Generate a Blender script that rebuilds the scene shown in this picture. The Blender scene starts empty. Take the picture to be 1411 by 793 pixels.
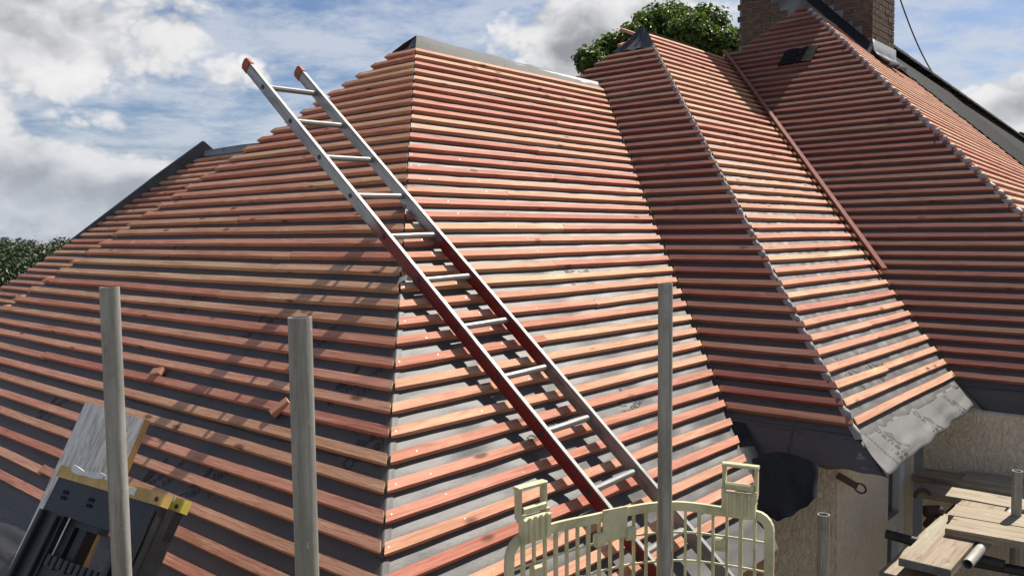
import bpy, bmesh, math, random
from mathutils import Vector, Matrix, noise
random.seed(7)
PI = math.pi
scene = bpy.context.scene
C = scene.collection
def V(*a): return Vector(a)

# ------------------------------------------------------------------ camera
CAM_F, CAM_PITCH, CAM_ROLL = 1159.85, -0.062227, -0.008519     # focal length in photo pixels (1411 wide)
cam_d = bpy.data.cameras.new('camera'); cam = bpy.data.objects.new('camera', cam_d); C.objects.link(cam)
cam_d.sensor_width = 36.0; cam_d.lens = 36.0*CAM_F/1411.0
cam_d.clip_start = 0.05; cam_d.clip_end = 6000
fwd = V(0, math.cos(CAM_PITCH), math.sin(CAM_PITCH)); up0 = V(0, -math.sin(CAM_PITCH), math.cos(CAM_PITCH)); rt0 = V(1, 0, 0)
rt = rt0*math.cos(CAM_ROLL) + up0*math.sin(CAM_ROLL); upv = up0*math.cos(CAM_ROLL) - rt0*math.sin(CAM_ROLL)
cam.matrix_world = Matrix(((rt.x, upv.x, -fwd.x, 0), (rt.y, upv.y, -fwd.y, 0), (rt.z, upv.z, -fwd.z, 0), (0, 0, 0, 1)))
scene.camera = cam

# ------------------------------------------------------------------ sun, sky, exposure
SUN_AZ, SUN_EL = math.radians(44.0), math.radians(51.5)         # azimuth counted from +X towards +Y
sdir = V(math.cos(SUN_EL)*math.cos(SUN_AZ), math.cos(SUN_EL)*math.sin(SUN_AZ), math.sin(SUN_EL))
sun_d = bpy.data.lights.new('sun', 'SUN'); sun = bpy.data.objects.new('sun', sun_d); C.objects.link(sun)
sun_d.energy = 5.0; sun_d.angle = math.radians(0.5); sun_d.color = (1.0, 0.94, 0.85)
sun.rotation_euler = sdir.to_track_quat('Z', 'Y').to_euler(); sun.location = sdir*50
scene.view_settings.view_transform = 'Standard'; scene.view_settings.look = 'None'
scene.view_settings.exposure = 0.72; scene.view_settings.gamma = 1.0

class N:
    """small helper to write node trees as expressions"""
    def __init__(s, tree): s.t = tree; s.l = tree.links
    def new(s, typ, **kw):
        n = s.t.nodes.new(typ)
        for k, v in kw.items(): setattr(n, k, v)
        return n
    def put(s, sock, v):
        if hasattr(v, 'node') or isinstance(v, bpy.types.NodeSocket): s.l.new(v, sock)
        else: sock.default_value = v
    def math(s, op, a, b=0.0, c=None, clamp=False):
        n = s.new('ShaderNodeMath', operation=op, use_clamp=clamp); s.put(n.inputs[0], a); s.put(n.inputs[1], b)
        if c is not None: s.put(n.inputs[2], c)
        return n.outputs[0]
    def vmath(s, op, a, b=(0, 0, 0)):
        n = s.new('ShaderNodeVectorMath', operation=op); s.put(n.inputs[0], a); s.put(n.inputs[1], b)
        return n.outputs['Value'] if op in ('DOT_PRODUCT', 'LENGTH', 'DISTANCE') else n.outputs[0]
    def noise(s, vec, scale, detail=2.0, rough=0.5, dist=0.0, col=False):
        n = s.new('ShaderNodeTexNoise'); s.put(n.inputs['Vector'], vec); n.inputs['Scale'].default_value = scale
        n.inputs['Detail'].default_value = detail; n.inputs['Roughness'].default_value = rough; n.inputs['Distortion'].default_value = dist
        return n.outputs['Color' if col else 'Fac']
    def step(s, v, a, b, o0=0.0, o1=1.0):
        n = s.new('ShaderNodeMapRange', interpolation_type='SMOOTHSTEP'); s.put(n.inputs['Value'], v)
        n.inputs['From Min'].default_value = a; n.inputs['From Max'].default_value = b
        s.put(n.inputs['To Min'], o0); s.put(n.inputs['To Max'], o1); return n.outputs[0]
    def mix(s, f, a, b, typ='MIX'):
        n = s.new('ShaderNodeMix', data_type='RGBA', blend_type=typ); s.put(n.inputs[0], f)
        s.put(n.inputs[6], a); s.put(n.inputs[7], b); return n.outputs[2]
    def ramp(s, f, stops):
        n = s.new('ShaderNodeValToRGB'); s.put(n.inputs[0], f); cr = n.color_ramp
        while len(cr.elements) < len(stops): cr.elements.new(0.5)
        for e, (p, c) in zip(cr.elements, stops): e.position = p; e.color = (*c, 1)
        return n.outputs[0]
    def scale(s, vec, sc, off=None):
        n = s.new('ShaderNodeMapping'); s.put(n.inputs['Vector'], vec); n.inputs['Scale'].default_value = sc
        if off is not None: s.put(n.inputs['Location'], off)
        return n.outputs[0]

def rgb(r, g, b): return (r, g, b, 1)
def px_dir(x, y): return (fwd + rt*((x-705.5)/CAM_F) - upv*((y-396.5)/CAM_F)).normalized()

def from_px(x, y, dep):
    d = px_dir(x, y); return d*(dep/d.dot(fwd))

world = bpy.data.worlds.new('World'); scene.world = world; world.use_nodes = True
def build_world():
    t = world.node_tree; t.nodes.clear(); n = N(t)
    out = n.new('ShaderNodeOutputWorld'); bg = n.new('ShaderNodeBackground')
    sky = n.new('ShaderNodeTexSky', sky_type='NISHITA', sun_disc=False)
    sky.sun_elevation = SUN_EL; sky.sun_rotation = PI/2 - SUN_AZ      # node measures clockwise from +Y
    sky.air_density = 1.0; sky.dust_density = 1.3; sky.ozone_density = 2.0
    d = n.new('ShaderNodeTexCoord').outputs['Generated']
    sep = n.new('ShaderNodeSeparateXYZ'); n.put(sep.inputs[0], d); z = sep.outputs[2]
    # nishita is physically bright: bring it to 0.1
    blue = n.mix(1.0, sky.outputs[0], rgb(0.062, 0.069, 0.082), 'MULTIPLY')
    # cloud layer plane coordinates: far clouds flatten towards the horizon
    den = n.math('ADD', n.math('MAXIMUM', z, 0.0), 0.16)
    flat = n.new('ShaderNodeCombineXYZ'); n.put(flat.inputs[0], n.math('DIVIDE', sep.outputs[0], den)); n.put(flat.inputs[1], n.math('DIVIDE', sep.outputs[1], den))
    # thin mottled high cloud
    hi = n.noise(n.scale(flat.outputs[0], (1.0, 1.15, 1.0), (3.1, 0.4, 0)), 2.9, 8, 0.64, 0.15)
    hi_m = n.math('MULTIPLY', n.step(hi, 0.33, 0.62), n.step(z, 0.32, 0.62, 0.80, 0.30))
    col = n.mix(hi_m, blue, rgb(0.55, 0.59, 0.66))
    # cumulus: wanted masses as soft directional lobes, broken up by noise
    lobes = [((60, 60), 210, 75, 1.0), ((215, 45), 90, 70, .9), ((150, 168), 70, 30, .75), ((60, 255), 130, 70, 1.0), ((190, 265), 90, 60, .95), ((20, 210), 60, 30, .8), ((330, 200), 80, 24, .5),
             ((810, 60), 120, 75, 1.0), ((900, 20), 90, 40, .9), ((760, 100), 110, 50, .7), ((985, 45), 60, 60, .6), ((1390, 150), 80, 42, 1.0), ((1500, 120), 110, 60, .9), ((-150, 120), 190, 90, .9),
             ((560, 110), 110, 40, .45), ((450, 190), 120, 30, .45)]
    tot = None
    for (px, py), rx, ry, a in lobes:
        cdir = px_dir(px, py); right = V(cdir.y, -cdir.x, 0).normalized(); upd = right.cross(cdir)
        u = n.math('MULTIPLY', n.vmath('DOT_PRODUCT', d, tuple(right)), CAM_F/rx)
        v = n.math('MULTIPLY', n.vmath('DOT_PRODUCT', d, tuple(upd)), CAM_F/ry)
        q = n.math('ADD', n.math('MULTIPLY', u, u), n.math('MULTIPLY', v, v))
        front = n.math('GREATER_THAN', n.vmath('DOT_PRODUCT', d, tuple(cdir)), 0.0)
        g = n.math('MULTIPLY', n.math('MULTIPLY', n.math('EXPONENT', n.math('MULTIPLY', q, -0.7)), a), front)
        tot = g if tot is None else n.math('MAXIMUM', tot, g)
    warp = n.scale(d, (1, 1, 1.35))
    wob = n.vmath('MULTIPLY', n.vmath('SUBTRACT', n.noise(warp, 9.0, 4, 0.55, 0.0, True), (0.5, 0.5, 0.5)), (0.10, 0.10, 0.10))
    def puff(off, levels):
        v = n.vmath('ADD', n.vmath('ADD', warp, wob), off); acc = None
        for sc, w in levels:
            vo = n.new('ShaderNodeTexVoronoi', feature='F1'); n.put(vo.inputs['Vector'], v); vo.inputs['Scale'].default_value = sc
            t_ = n.math('MULTIPLY', n.math('SUBTRACT', 0.62, vo.outputs['Distance']), w); acc = t_ if acc is None else n.math('ADD', acc, t_)
        return acc
    LV = [(7.0, 0.55), (15.0, 0.36), (33.0, 0.22), (75.0, 0.12)]
    sun2 = Vector((sdir.x*0.7, sdir.y*0.15, 0.85)).normalized()
    p0 = puff((0, 0, 0), LV); p1 = puff(tuple(sun2*0.026), LV[:2]); fine = n.noise(warp, 16, 7, 0.62)
    every = n.math('MULTIPLY', n.step(n.noise(warp, 1.6, 3, 0.5), 0.52, 0.74), 0.55)
    away = n.step(n.vmath('DOT_PRODUCT', d, tuple(fwd)), 0.55, 0.85, 1.0, 0.0)
    mass = n.math('ADD', tot, n.math('MULTIPLY', every, away))
    body = n.math('ADD', n.math('MULTIPLY', mass, 0.95), n.math('ADD', n.math('MULTIPLY', p0, 0.75), n.math('MULTIPLY', n.math('SUBTRACT', fine, 0.5), 0.42)))
    m = n.step(body, 0.56, 0.74)
    lit = n.math('ADD', 0.70, n.math('MULTIPLY', n.math('SUBTRACT', n.math('SUBTRACT', p0, p1), 0.05), 1.3))
    lit = n.math('ADD', lit, n.math('MULTIPLY', n.math('SUBTRACT', fine, 0.5), 0.35))
    lit = n.math('SUBTRACT', lit, n.math('MULTIPLY', n.math('MULTIPLY', n.step(body, 0.85, 1.25), n.step(n.noise(warp, 4.5, 4, 0.55), 0.30, 0.54)), 0.72), clamp=True)
    ccol = n.ramp(lit, [(0.0, (0.20, 0.21, 0.235)), (0.25, (0.29, 0.30, 0.325)), (0.5, (0.50, 0.51, 0.53)), (0.72, (0.70, 0.70, 0.71)), (1.0, (0.80, 0.795, 0.79))])
    col = n.mix(m, col, ccol)
    # pale air low over the horizon
    col = n.mix(n.step(z, 0.015, 0.15, 0.62, 0.0), col, rgb(0.44, 0.485, 0.56))
    n.put(bg.inputs[0], col); bg.inputs[1].default_value = 0.69
    n.l.new(bg.outputs[0], out.inputs[0])
build_world()

# ------------------------------------------------------------------ object helpers
def tag(o, label=None, cat=None, group=None, kind=None):
    if label: o['label'] = label
    if cat: o['category'] = cat
    if group: o['group'] = group
    if kind: o['kind'] = kind
    return o
def empty(name, loc=(0, 0, 0)):
    o = bpy.data.objects.new(name, None); o.location = loc; o.empty_display_size = 0.1; C.objects.link(o); return o
def link(name, me, parent=None, mw=None):
    o = bpy.data.objects.new(name, me); C.objects.link(o)
    if mw is None: mw = Matrix.Identity(4)
    if parent is not None:
        o.parent = parent; o.matrix_parent_inverse = WORLD[parent.name].inverted(); 
    o.matrix_basis = mw; WORLD[o.name] = mw.copy()
    return o
WORLD = {}
def root(name, loc, label, cat, group=None):
    o = empty(name, loc); WORLD[o.name] = Matrix.Translation(Vector(loc)); return tag(o, label, cat, group)
def mesh(name, vs, fs, mats, smooth=False, mi=None):
    me = bpy.data.meshes.new(name); me.from_pydata([tuple(v) for v in vs], [], fs)
    for m in (mats if isinstance(mats, (list, tuple)) else [mats]): me.materials.append(m)
    if mi: me.polygons.foreach_set('material_index', mi)
    if smooth: me.polygons.foreach_set('use_smooth', [True]*len(me.polygons))
    me.update(); return me
class MB:
    """collects shapes into one mesh"""
    def __init__(s): s.v = []; s.f = []; s.m = []
    def add(s, vs, fs, m=0):
        o = len(s.v); s.v += [Vector(v) for v in vs]; s.f += [tuple(i+o for i in f) for f in fs]; s.m += [m]*len(fs)
    def box(s, c, x, y, z, sx, sy, sz, m=0, bev=0.0):
        """box centred at c, half axes x*sx/2 ...; bev chamfers the edges along x"""
        c = Vector(c); x = Vector(x)*sx/2; y = Vector(y); z = Vector(z)
        if bev <= 0:
            y = y*sy/2; z = z*sz/2
            p = [c+a*x+b*y+d*z for a in (-1, 1) for b in (-1, 1) for d in (-1, 1)]
            s.add(p, [(0, 1, 3, 2), (4, 6, 7, 5), (0, 4, 5, 1), (2, 3, 7, 6), (0, 2, 6, 4), (1, 5, 7, 3)], m)
        else:
            h, k = sy/2, sz/2; b = bev
            prof = [(-h+b, -k), (h-b, -k), (h, -k+b), (h, k-b), (h-b, k), (-h+b, k), (-h, k-b), (-h, -k+b)]
            s.sweep([c-x, c+x], [[y*p+z*q for p, q in prof]]*2, m)
    def sweep(s, pts, profs, m=0, cap=True, closed=True):
        k = len(profs[0]); vs = []; fs = []
        for p, pr in zip(pts, profs): vs += [Vector(p)+o for o in pr]
        for i in range(len(pts)-1):
            for j in range(k if closed else k-1):
                a = i*k+j; b = i*k+(j+1) % k; fs.append((a, b, b+k, a+k))
        if cap and closed: fs.append(tuple(reversed(range(k)))); fs.append(tuple(range((len(pts)-1)*k, len(pts)*k)))
        s.add(vs, fs, m)
    def tube(s, a, b, r, k=14, m=0, wall=0.0):
        a = Vector(a); b = Vector(b); d = (b-a).normalized(); x = d.orthogonal().normalized(); y = d.cross(x)
        pr = [x*math.cos(2*PI*i/k)*r + y*math.sin(2*PI*i/k)*r for i in range(k)]
        if wall <= 0: s.sweep([a, b], [pr, pr], m)
        else:
            pi_ = [p*(1-wall/r) for p in pr]; dep = min(0.2, (b-a).length*0.4)
            s.sweep([a+d*dep, a, a, b, b, b-d*dep], [pi_, pi_, pr, pr, pi_, pi_], m, cap=False)
            o = len(s.v); s.add([a+d*dep+p for p in pi_], [tuple(range(k))], m); s.add([b-d*dep+p for p in pi_], [tuple(range(k))], m)
    def path(s, pts, r, k=8, m=0):
        pts = [Vector(p) for p in pts]; profs = []; prev = None
        for i, p in enumerate(pts):
            d = (pts[min(i+1, len(pts)-1)]-pts[max(i-1, 0)]).normalized()
            x = d.orthogonal().normalized() if prev is None else (prev-d*prev.dot(d)).normalized()
            prev = x; y = d.cross(x); profs.append([x*math.cos(2*PI*j/k)*r+y*math.sin(2*PI*j/k)*r for j in range(k)])
        s.sweep(pts, profs, m)
    def build(s, name, mats, parent=None, smooth=False, local=None):
        vs = s.v; mw = None
        if local is not None:
            mw = local; inv = local.inverted(); vs = [inv @ v for v in vs]
        me = mesh(name, vs, s.f, mats, smooth, s.m)
        bm = bmesh.new(); bm.from_mesh(me); bmesh.ops.recalc_face_normals(bm, faces=bm.faces); bm.to_mesh(me); bm.free()
        if smooth:
            try: me.set_sharp_from_angle(angle=math.radians(35))
            except Exception: pass
        return link(name, me, parent, mw)
def frame(o, x, y, z):
    return Matrix(((x.x, y.x, z.x, o.x), (x.y, y.y, z.y, o.y), (x.z, y.z, z.z, o.z), (0, 0, 0, 1)))

# ------------------------------------------------------------------ materials
def material(name):
    m = bpy.data.materials.new(name); m.use_nodes = True; t = m.node_tree; t.nodes.clear(); n = N(t)
    out = n.new('ShaderNodeOutputMaterial'); b = n.new('ShaderNodeBsdfPrincipled'); n.l.new(b.outputs[0], out.inputs[0])
    return m, n, b
def bump(n, b, h, strength=0.3, dist=0.002):
    k = n.new('ShaderNodeBump'); k.inputs['Strength'].default_value = strength; k.inputs['Distance'].default_value = dist
    n.put(k.inputs['Height'], h); n.l.new(k.outputs[0], b.inputs['Normal'])
def rough(b, v): b.inputs['Roughness'].default_value = v

def wood(name, stops, gain=1.0, grain=(2.0, 55.0, 55.0), saw=0.5, dirt=0.35, obj=True):
    m, n, b = material(name)
    co = n.new('ShaderNodeTexCoord').outputs['Object']; rnd = n.new('ShaderNodeObjectInfo').outputs['Random']
    off = n.new('ShaderNodeCombineXYZ'); n.put(off.inputs[0], n.math('MULTIPLY', rnd, 91.0)); n.put(off.inputs[1], n.math('MULTIPLY', rnd, 37.0)); n.put(off.inputs[2], n.math('MULTIPLY', rnd, 17.0))
    p = n.vmath('ADD', co, off.outputs[0])
    base = n.ramp(n.math('FRACT', n.math('MULTIPLY', rnd, 13.7)), stops)
    wob = n.noise(n.scale(p, (1.1, 6, 6)), 1.0, 3, 0.6)
    streak = n.noise(n.scale(p, grain), 1.0, 5, 0.6, 1.2)
    fine = n.noise(n.scale(p, (14, 260, 260)), 1.0, 3, 0.6)
    blot = n.noise(n.scale(p, (5.0, 16, 16)), 1.0, 4, 0.6)
    col = n.mix(n.step(streak, 0.42, 0.68, 0.0, 0.6), base, n.mix(1.0, base, rgb(0.50, 0.36, 0.28), 'MULTIPLY'))
    col = n.mix(n.step(wob, 0.42, 0.70, 0.0, 0.50), col, n.mix(1.0, base, rgb(1.18, 1.38, 1.40), 'MULTIPLY'))
    col = n.mix(n.step(blot, 0.55, 0.75, 0.0, dirt), col, n.mix(1.0, base, rgb(0.55, 0.40, 0.38), 'MULTIPLY'))
    pat = n.noise(n.scale(p, (2.2, 10, 10)), 1.0, 6, 0.65, 0.8); col = n.mix(n.step(pat, 0.54, 0.66, 0, 0.55), col, n.mix(1.0, base, rgb(1.25, 1.50, 1.50), 'MULTIPLY'))
    col = n.mix(n.step(fine, 0.52, 0.72, 0, 0.45), col, n.mix(1.0, base, rgb(0.55, 0.42, 0.36), 'MULTIPLY'))
    # knots
    vo = n.new('ShaderNodeTexVoronoi'); n.put(vo.inputs['Vector'], n.scale(p, (3.2, 9.0, 9.0))); vo.inputs['Scale'].default_value = 1.0
    kn = n.step(vo.outputs['Distance'], 0.06, 0.17, 0.8, 0.0)
    col = n.mix(kn, col, rgb(0.09*gain, 0.030*gain, 0.018*gain))
    # band-saw marks across the grain
    w = n.new('ShaderNodeTexWave', wave_type='BANDS', bands_direction='X'); n.put(w.inputs['Vector'], p); w.inputs['Scale'].default_value = 42.0
    w.inputs['Distortion'].default_value = 1.5; w.inputs['Detail'].default_value = 1.0
    sawm = n.math('MULTIPLY', n.step(n.noise(n.scale(p, (1.6, 3, 3)), 1.0, 2), 0.48, 0.62), saw)
    col = n.mix(n.math('MULTIPLY', n.math('MULTIPLY', sawm, w.outputs[0]), 0.30), col, n.mix(1.0, base, rgb(0.62, 0.55, 0.5), 'MULTIPLY'))
    n.put(b.inputs['Base Color'], col); rough(b, 0.82); b.inputs['Specular IOR Level'].default_value = 0.25
    h = n.math('ADD', n.math('MULTIPLY', streak, 0.6), n.math('ADD', n.math('MULTIPLY', fine, 0.35), n.math('MULTIPLY', n.math('MULTIPLY', sawm, w.outputs[0]), 0.25)))
    bump(n, b, h, 0.8, 0.003)
    return m
M = {}
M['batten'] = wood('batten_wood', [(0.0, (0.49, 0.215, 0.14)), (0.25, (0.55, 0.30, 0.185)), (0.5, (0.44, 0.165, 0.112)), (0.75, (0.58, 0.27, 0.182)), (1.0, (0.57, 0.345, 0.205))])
M['batten_shaded'] = wood('batten_wood_shaded', [(0.0, (0.27, 0.095, 0.072)), (0.3, (0.31, 0.15, 0.10)), (0.55, (0.24, 0.080, 0.062)), (0.8, (0.31, 0.125, 0.09)), (1.0, (0.29, 0.16, 0.105))], dirt=0.6)  # batten wood darkened in its colour to stand for shade on slopes C and E
M['cut'] = wood('fresh_cut_wood', [(0.0, (0.52, 0.33, 0.17)), (1.0, (0.60, 0.42, 0.24))], saw=0, dirt=0.2)
M['plank'] = wood('scaffold_board_wood', [(0.0, (0.29, 0.235, 0.17)), (0.5, (0.33, 0.27, 0.195)), (1.0, (0.25, 0.205, 0.155))], grain=(1.6, 42, 42), saw=0.15, dirt=0.9)
M['raw_timber'] = wood('raw_timber', [(0.0, (0.46, 0.30, 0.13)), (1.0, (0.40, 0.25, 0.11))])

def membrane_mat(name, c=(0.070, 0.066, 0.062), sheen=0.55, axis=0):
    m, n, b = material(name)
    co = n.new('ShaderNodeTexCoord').outputs['UV']
    big = n.noise(co, 3.0, 4, 0.6); fib = n.noise(n.scale(co, (260, 90, 1)), 1.0, 3, 0.7)
    col = n.mix(n.step(big, 0.3, 0.7, 0.0, 0.4), rgb(*c), rgb(c[0]*1.28, c[1]*1.28, c[2]*1.29))
    col = n.mix(n.step(fib, 0.45, 0.75, 0, 0.25), col, rgb(c[0]*0.6, c[1]*0.6, c[2]*0.6))
    # printed dashes
    sp = n.new('ShaderNodeSeparateXYZ'); n.put(sp.inputs[0], co)
    a, o = (sp.outputs[0], sp.outputs[1]) if axis == 0 else (sp.outputs[1], sp.outputs[0])
    row = n.math('FLOOR', n.math('MULTIPLY', o, 1/0.052))
    fr = n.math('FRACT', n.math('MULTIPLY', o, 1/0.052))
    sh = n.math('FRACT', n.math('ADD', n.math('MULTIPLY', a, 1/0.115), n.math('MULTIPLY', row, 0.37)))
    dash = n.math('MULTIPLY', n.math('LESS_THAN', sh, 0.30), n.math('LESS_THAN', fr, 0.075))
    band = n.math('LESS_THAN', n.math('FRACT', n.math('MULTIPLY', o, 1/0.75)), 0.35)
    dash = n.math('MULTIPLY', n.math('MULTIPLY', dash, band), 0.8)
    col = n.mix(dash, col, rgb(c[0]*0.2, c[1]*0.2, c[2]*0.2))
    lap = n.math('FRACT', n.math('MULTIPLY', n.math('ADD', o, n.math('MULTIPLY', n.noise(co, 1.2, 2), 0.05)), 1/0.86))
    col = n.mix(n.math('LESS_THAN', lap, 0.007), col, rgb(c[0]*0.25, c[1]*0.25, c[2]*0.25)); col = n.mix(n.step(lap, 0.0, 0.16, 0.22, 0.0), col, rgb(c[0]*0.7, c[1]*0.7, c[2]*0.7))
    n.put(b.inputs['Base Color'], col); rough(b, sheen); b.inputs['Specular IOR Level'].default_value = 0.35
    bump(n, b, n.math('ADD', n.math('MULTIPLY', fib, 0.35), n.noise(co, 22.0, 3, 0.6)), 0.25, 0.006)
    return m
M['membrane'] = membrane_mat('underlay_membrane')
M['membrane_pale'] = membrane_mat('underlay_membrane_pale', (0.098, 0.095, 0.090), 0.7, 1)
M['hip_membrane'] = membrane_mat('hip_membrane', (0.26, 0.258, 0.25), 0.6)
M['hip_pale'] = membrane_mat('hip_membrane_pale', (0.33, 0.325, 0.315), 0.6)
M['ridge_membrane'] = membrane_mat('ridge_membrane', (0.085, 0.085, 0.08), 0.8)
def plain(name, c, r=0.6, metal=0.0, var=0.25, sc=9.0, b_str=0.15, b_dist=0.002, c2=None, spec=0.4, stretch=(1, 1, 1)):
    m, n, b = material(name)
    co = n.scale(n.new('ShaderNodeTexCoord').outputs['Object'], stretch)
    a = n.noise(co, sc, 6, 0.65, 0.4); f = n.noise(co, sc*9, 3, 0.6)
    c2 = c2 or tuple(v*(1-var) for v in c)
    col = n.mix(n.step(a, 0.38, 0.68), rgb(*c), rgb(*c2)); col = n.mix(n.step(n.noise(co, sc*0.37, 5, 0.7, 1.0), 0.55, 0.72, 0, var), col, rgb(*[v*0.55 for v in c])); col = n.mix(n.step(f, 0.5, 0.8, 0, var*0.8), col, rgb(*[v*0.5 for v in c]))
    n.put(b.inputs['Base Color'], col); b.inputs['Metallic'].default_value = metal; b.inputs['Specular IOR Level'].default_value = spec
    n.put(b.inputs['Roughness'], n.step(a, 0.3, 0.8, r*0.85, min(1, r*1.2)))
    bump(n, b, n.math('ADD', a, n.math('MULTIPLY', f, 0.4)), b_str, b_dist)
    return m
M['print'] = plain('print_ink', (0.035, 0.035, 0.037), 0.7)
M['print_pale'] = plain('print_ink_grey', (0.030, 0.029, 0.028), 0.7)
M['valley_black'] = plain('black_underlay', (0.016, 0.016, 0.018), 0.7, b_str=0.2, b_dist=0.01, spec=0.25)
M['felt'] = plain('dark_hip_felt', (0.055, 0.058, 0.062), 0.6, b_str=0.3, b_dist=0.008, sc=5)
M['lead'] = plain('lead_sheet', (0.20, 0.205, 0.215), 0.55, 0.25, 0.45, 4.0, 0.4, 0.01)
M['nail'] = plain('nail_head', (0.50, 0.47, 0.42), 0.35, 0.5, 0.2, 30)
M['brick'] = None
M['mortar'] = plain('mortar', (0.30, 0.27, 0.22), 0.95, var=0.4, sc=12, b_str=0.6, b_dist=0.004)
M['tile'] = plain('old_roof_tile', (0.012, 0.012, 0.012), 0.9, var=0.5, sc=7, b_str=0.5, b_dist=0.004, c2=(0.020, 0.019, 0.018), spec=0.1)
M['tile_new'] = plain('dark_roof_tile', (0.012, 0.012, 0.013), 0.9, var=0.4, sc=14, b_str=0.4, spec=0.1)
M['alu'] = plain('ladder_aluminium', (0.24, 0.24, 0.225), 0.55, 0.4, 0.35, 6.0, 0.12, 0.001, c2=(0.19, 0.19, 0.18), stretch=(1, 6, 6))
M['rubber'] = plain('ladder_cap_rubber', (0.36, 0.10, 0.055), 0.7)
M['galv'] = plain('galvanised_tube', (0.34, 0.335, 0.30), 0.6, 0.35, 0.6, 6.0, 0.4, 0.003, c2=(0.20, 0.195, 0.17), stretch=(4, 4, 0.8))
def galv_mat():
    m, n, b = material('worn_galvanised_tube'); co = n.new('ShaderNodeTexCoord').outputs['Object']; rnd = n.new('ShaderNodeObjectInfo').outputs['Random']
    o = n.new('ShaderNodeCombineXYZ'); n.put(o.inputs[2], n.math('MULTIPLY', rnd, 40.0)); p = n.vmath('ADD', co, o.outputs[0])
    st = n.noise(n.scale(p, (38, 38, 2.2)), 1.0, 6, 0.65); bl = n.noise(n.scale(p, (9, 9, 4)), 1.0, 6, 0.7, 0.6); sp = n.noise(n.scale(p, (60, 60, 34)), 1.0, 3, 0.6); sc = n.noise(n.scale(p, (120, 120, 9)), 1.0, 2, 0.6)
    col = n.mix(n.step(st, 0.36, 0.66), rgb(0.35, 0.345, 0.31), rgb(0.20, 0.195, 0.17))
    col = n.mix(n.step(bl, 0.48, 0.66, 0, 0.7), col, rgb(0.25, 0.235, 0.19)); col = n.mix(n.step(bl, 0.64, 0.74, 0, 0.7), col, rgb(0.15, 0.095, 0.065))
    col = n.mix(n.step(sp, 0.66, 0.71, 0, 0.7), col, rgb(0.50, 0.48, 0.44)); col = n.mix(n.step(sc, 0.66, 0.72, 0, 0.5), col, rgb(0.09, 0.085, 0.08))
    n.put(b.inputs['Base Color'], col); b.inputs['Metallic'].default_value = 0.3; n.put(b.inputs['Roughness'], n.step(bl, 0.3, 0.7, 0.48, 0.8))
    bump(n, b, n.math('ADD', n.math('ADD', bl, sp), st), 0.35, 0.003); return m
M['galv'] = galv_mat()
M['galv_dark'] = plain('dark_steel_tube', (0.055, 0.055, 0.058), 0.6, 0.4)
M['rust'] = plain('rusty_iron', (0.075, 0.05, 0.04), 0.8, 0.2, 0.5)
M['guard'] = plain('brick_guard_plastic', (0.60, 0.575, 0.36), 0.45, 0, 0.25, 7.0, 0.12, 0.002, c2=(0.40, 0.375, 0.22))
M['black_plastic'] = plain('black_plastic', (0.020, 0.021, 0.024), 0.42, 0, 0.4, 11.0, 0.2, 0.001, c2=(0.034, 0.035, 0.038), spec=0.5)
M['yellow_plastic'] = plain('yellow_plastic', (0.72, 0.58, 0.10), 0.5, 0, 0.25, 9.0, 0.15, 0.001)
M['amber_tape'] = plain('amber_tape', (0.66, 0.42, 0.13), 0.45, 0, 0.3, 14.0, 0.2, 0.001)
M['white_tape'] = plain('white_tape', (0.78, 0.76, 0.70), 0.6, 0, 0.2, 20.0, 0.4, 0.003)
M['paint_white'] = plain('white_window_paint', (0.62, 0.64, 0.65), 0.45, 0, 0.12, 9)
M['dark'] = plain('dark_void', (0.012, 0.012, 0.012), 0.9)
M['pipe_clay'] = plain('clay_red', (0.36, 0.13, 0.09), 0.8)
M['cable'] = plain('black_cable', (0.02, 0.02, 0.022), 0.6)

def glass():
    m, n, b = material('window_glass'); b.inputs['Base Color'].default_value = rgb(0.02, 0.024, 0.026); rough(b, 0.08); b.inputs['Specular IOR Level'].default_value = 0.6
    return m
M['glass'] = glass()
def brick_mat():
    m, n, b = material('chimney_brick')
    rnd = n.new('ShaderNodeObjectInfo').outputs['Random']; co = n.new('ShaderNodeTexCoord').outputs['Object']
    base = n.ramp(rnd, [(0.0, (0.12, 0.075, 0.055)), (0.35, (0.17, 0.115, 0.07)), (0.7, (0.10, 0.072, 0.06)), (1.0, (0.15, 0.085, 0.055))])
    v = n.noise(co, 22, 5, 0.65)
    n.put(b.inputs['Base Color'], n.mix(n.step(v, 0.35, 0.7), base, n.mix(1.0, base, rgb(0.55, 0.5, 0.5), 'MULTIPLY'))); rough(b, 0.9)
    bump(n, b, v, 0.6, 0.006); return m
M['brick'] = brick_mat()
def render_mat():
    m, n, b = material('roughcast_render')
    co = n.new('ShaderNodeTexCoord').outputs['Object']
    big = n.noise(co, 2.2, 6, 0.65); sp = n.noise(n.scale(co, (1, 1, 0.6)), 42, 5, 0.65, 0.8); run = n.noise(n.scale(co, (5, 5, 1.2)), 1.0, 6, 0.7)
    col = n.mix(n.step(big, 0.35, 0.7), rgb(0.78, 0.67, 0.52), rgb(0.71, 0.60, 0.45))
    col = n.mix(n.step(run, 0.56, 0.74, 0, 0.4), col, rgb(0.48, 0.39, 0.28)); col = n.mix(n.step(sp, 0.50, 0.72, 0, 0.55), col, rgb(0.50, 0.42, 0.31))
    n.put(b.inputs['Base Color'], col); rough(b, 0.95); bump(n, b, n.math('ADD', sp, n.math('MULTIPLY', run, 0.3)), 1.0, 0.03); return m
M['render'] = render_mat()
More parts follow.
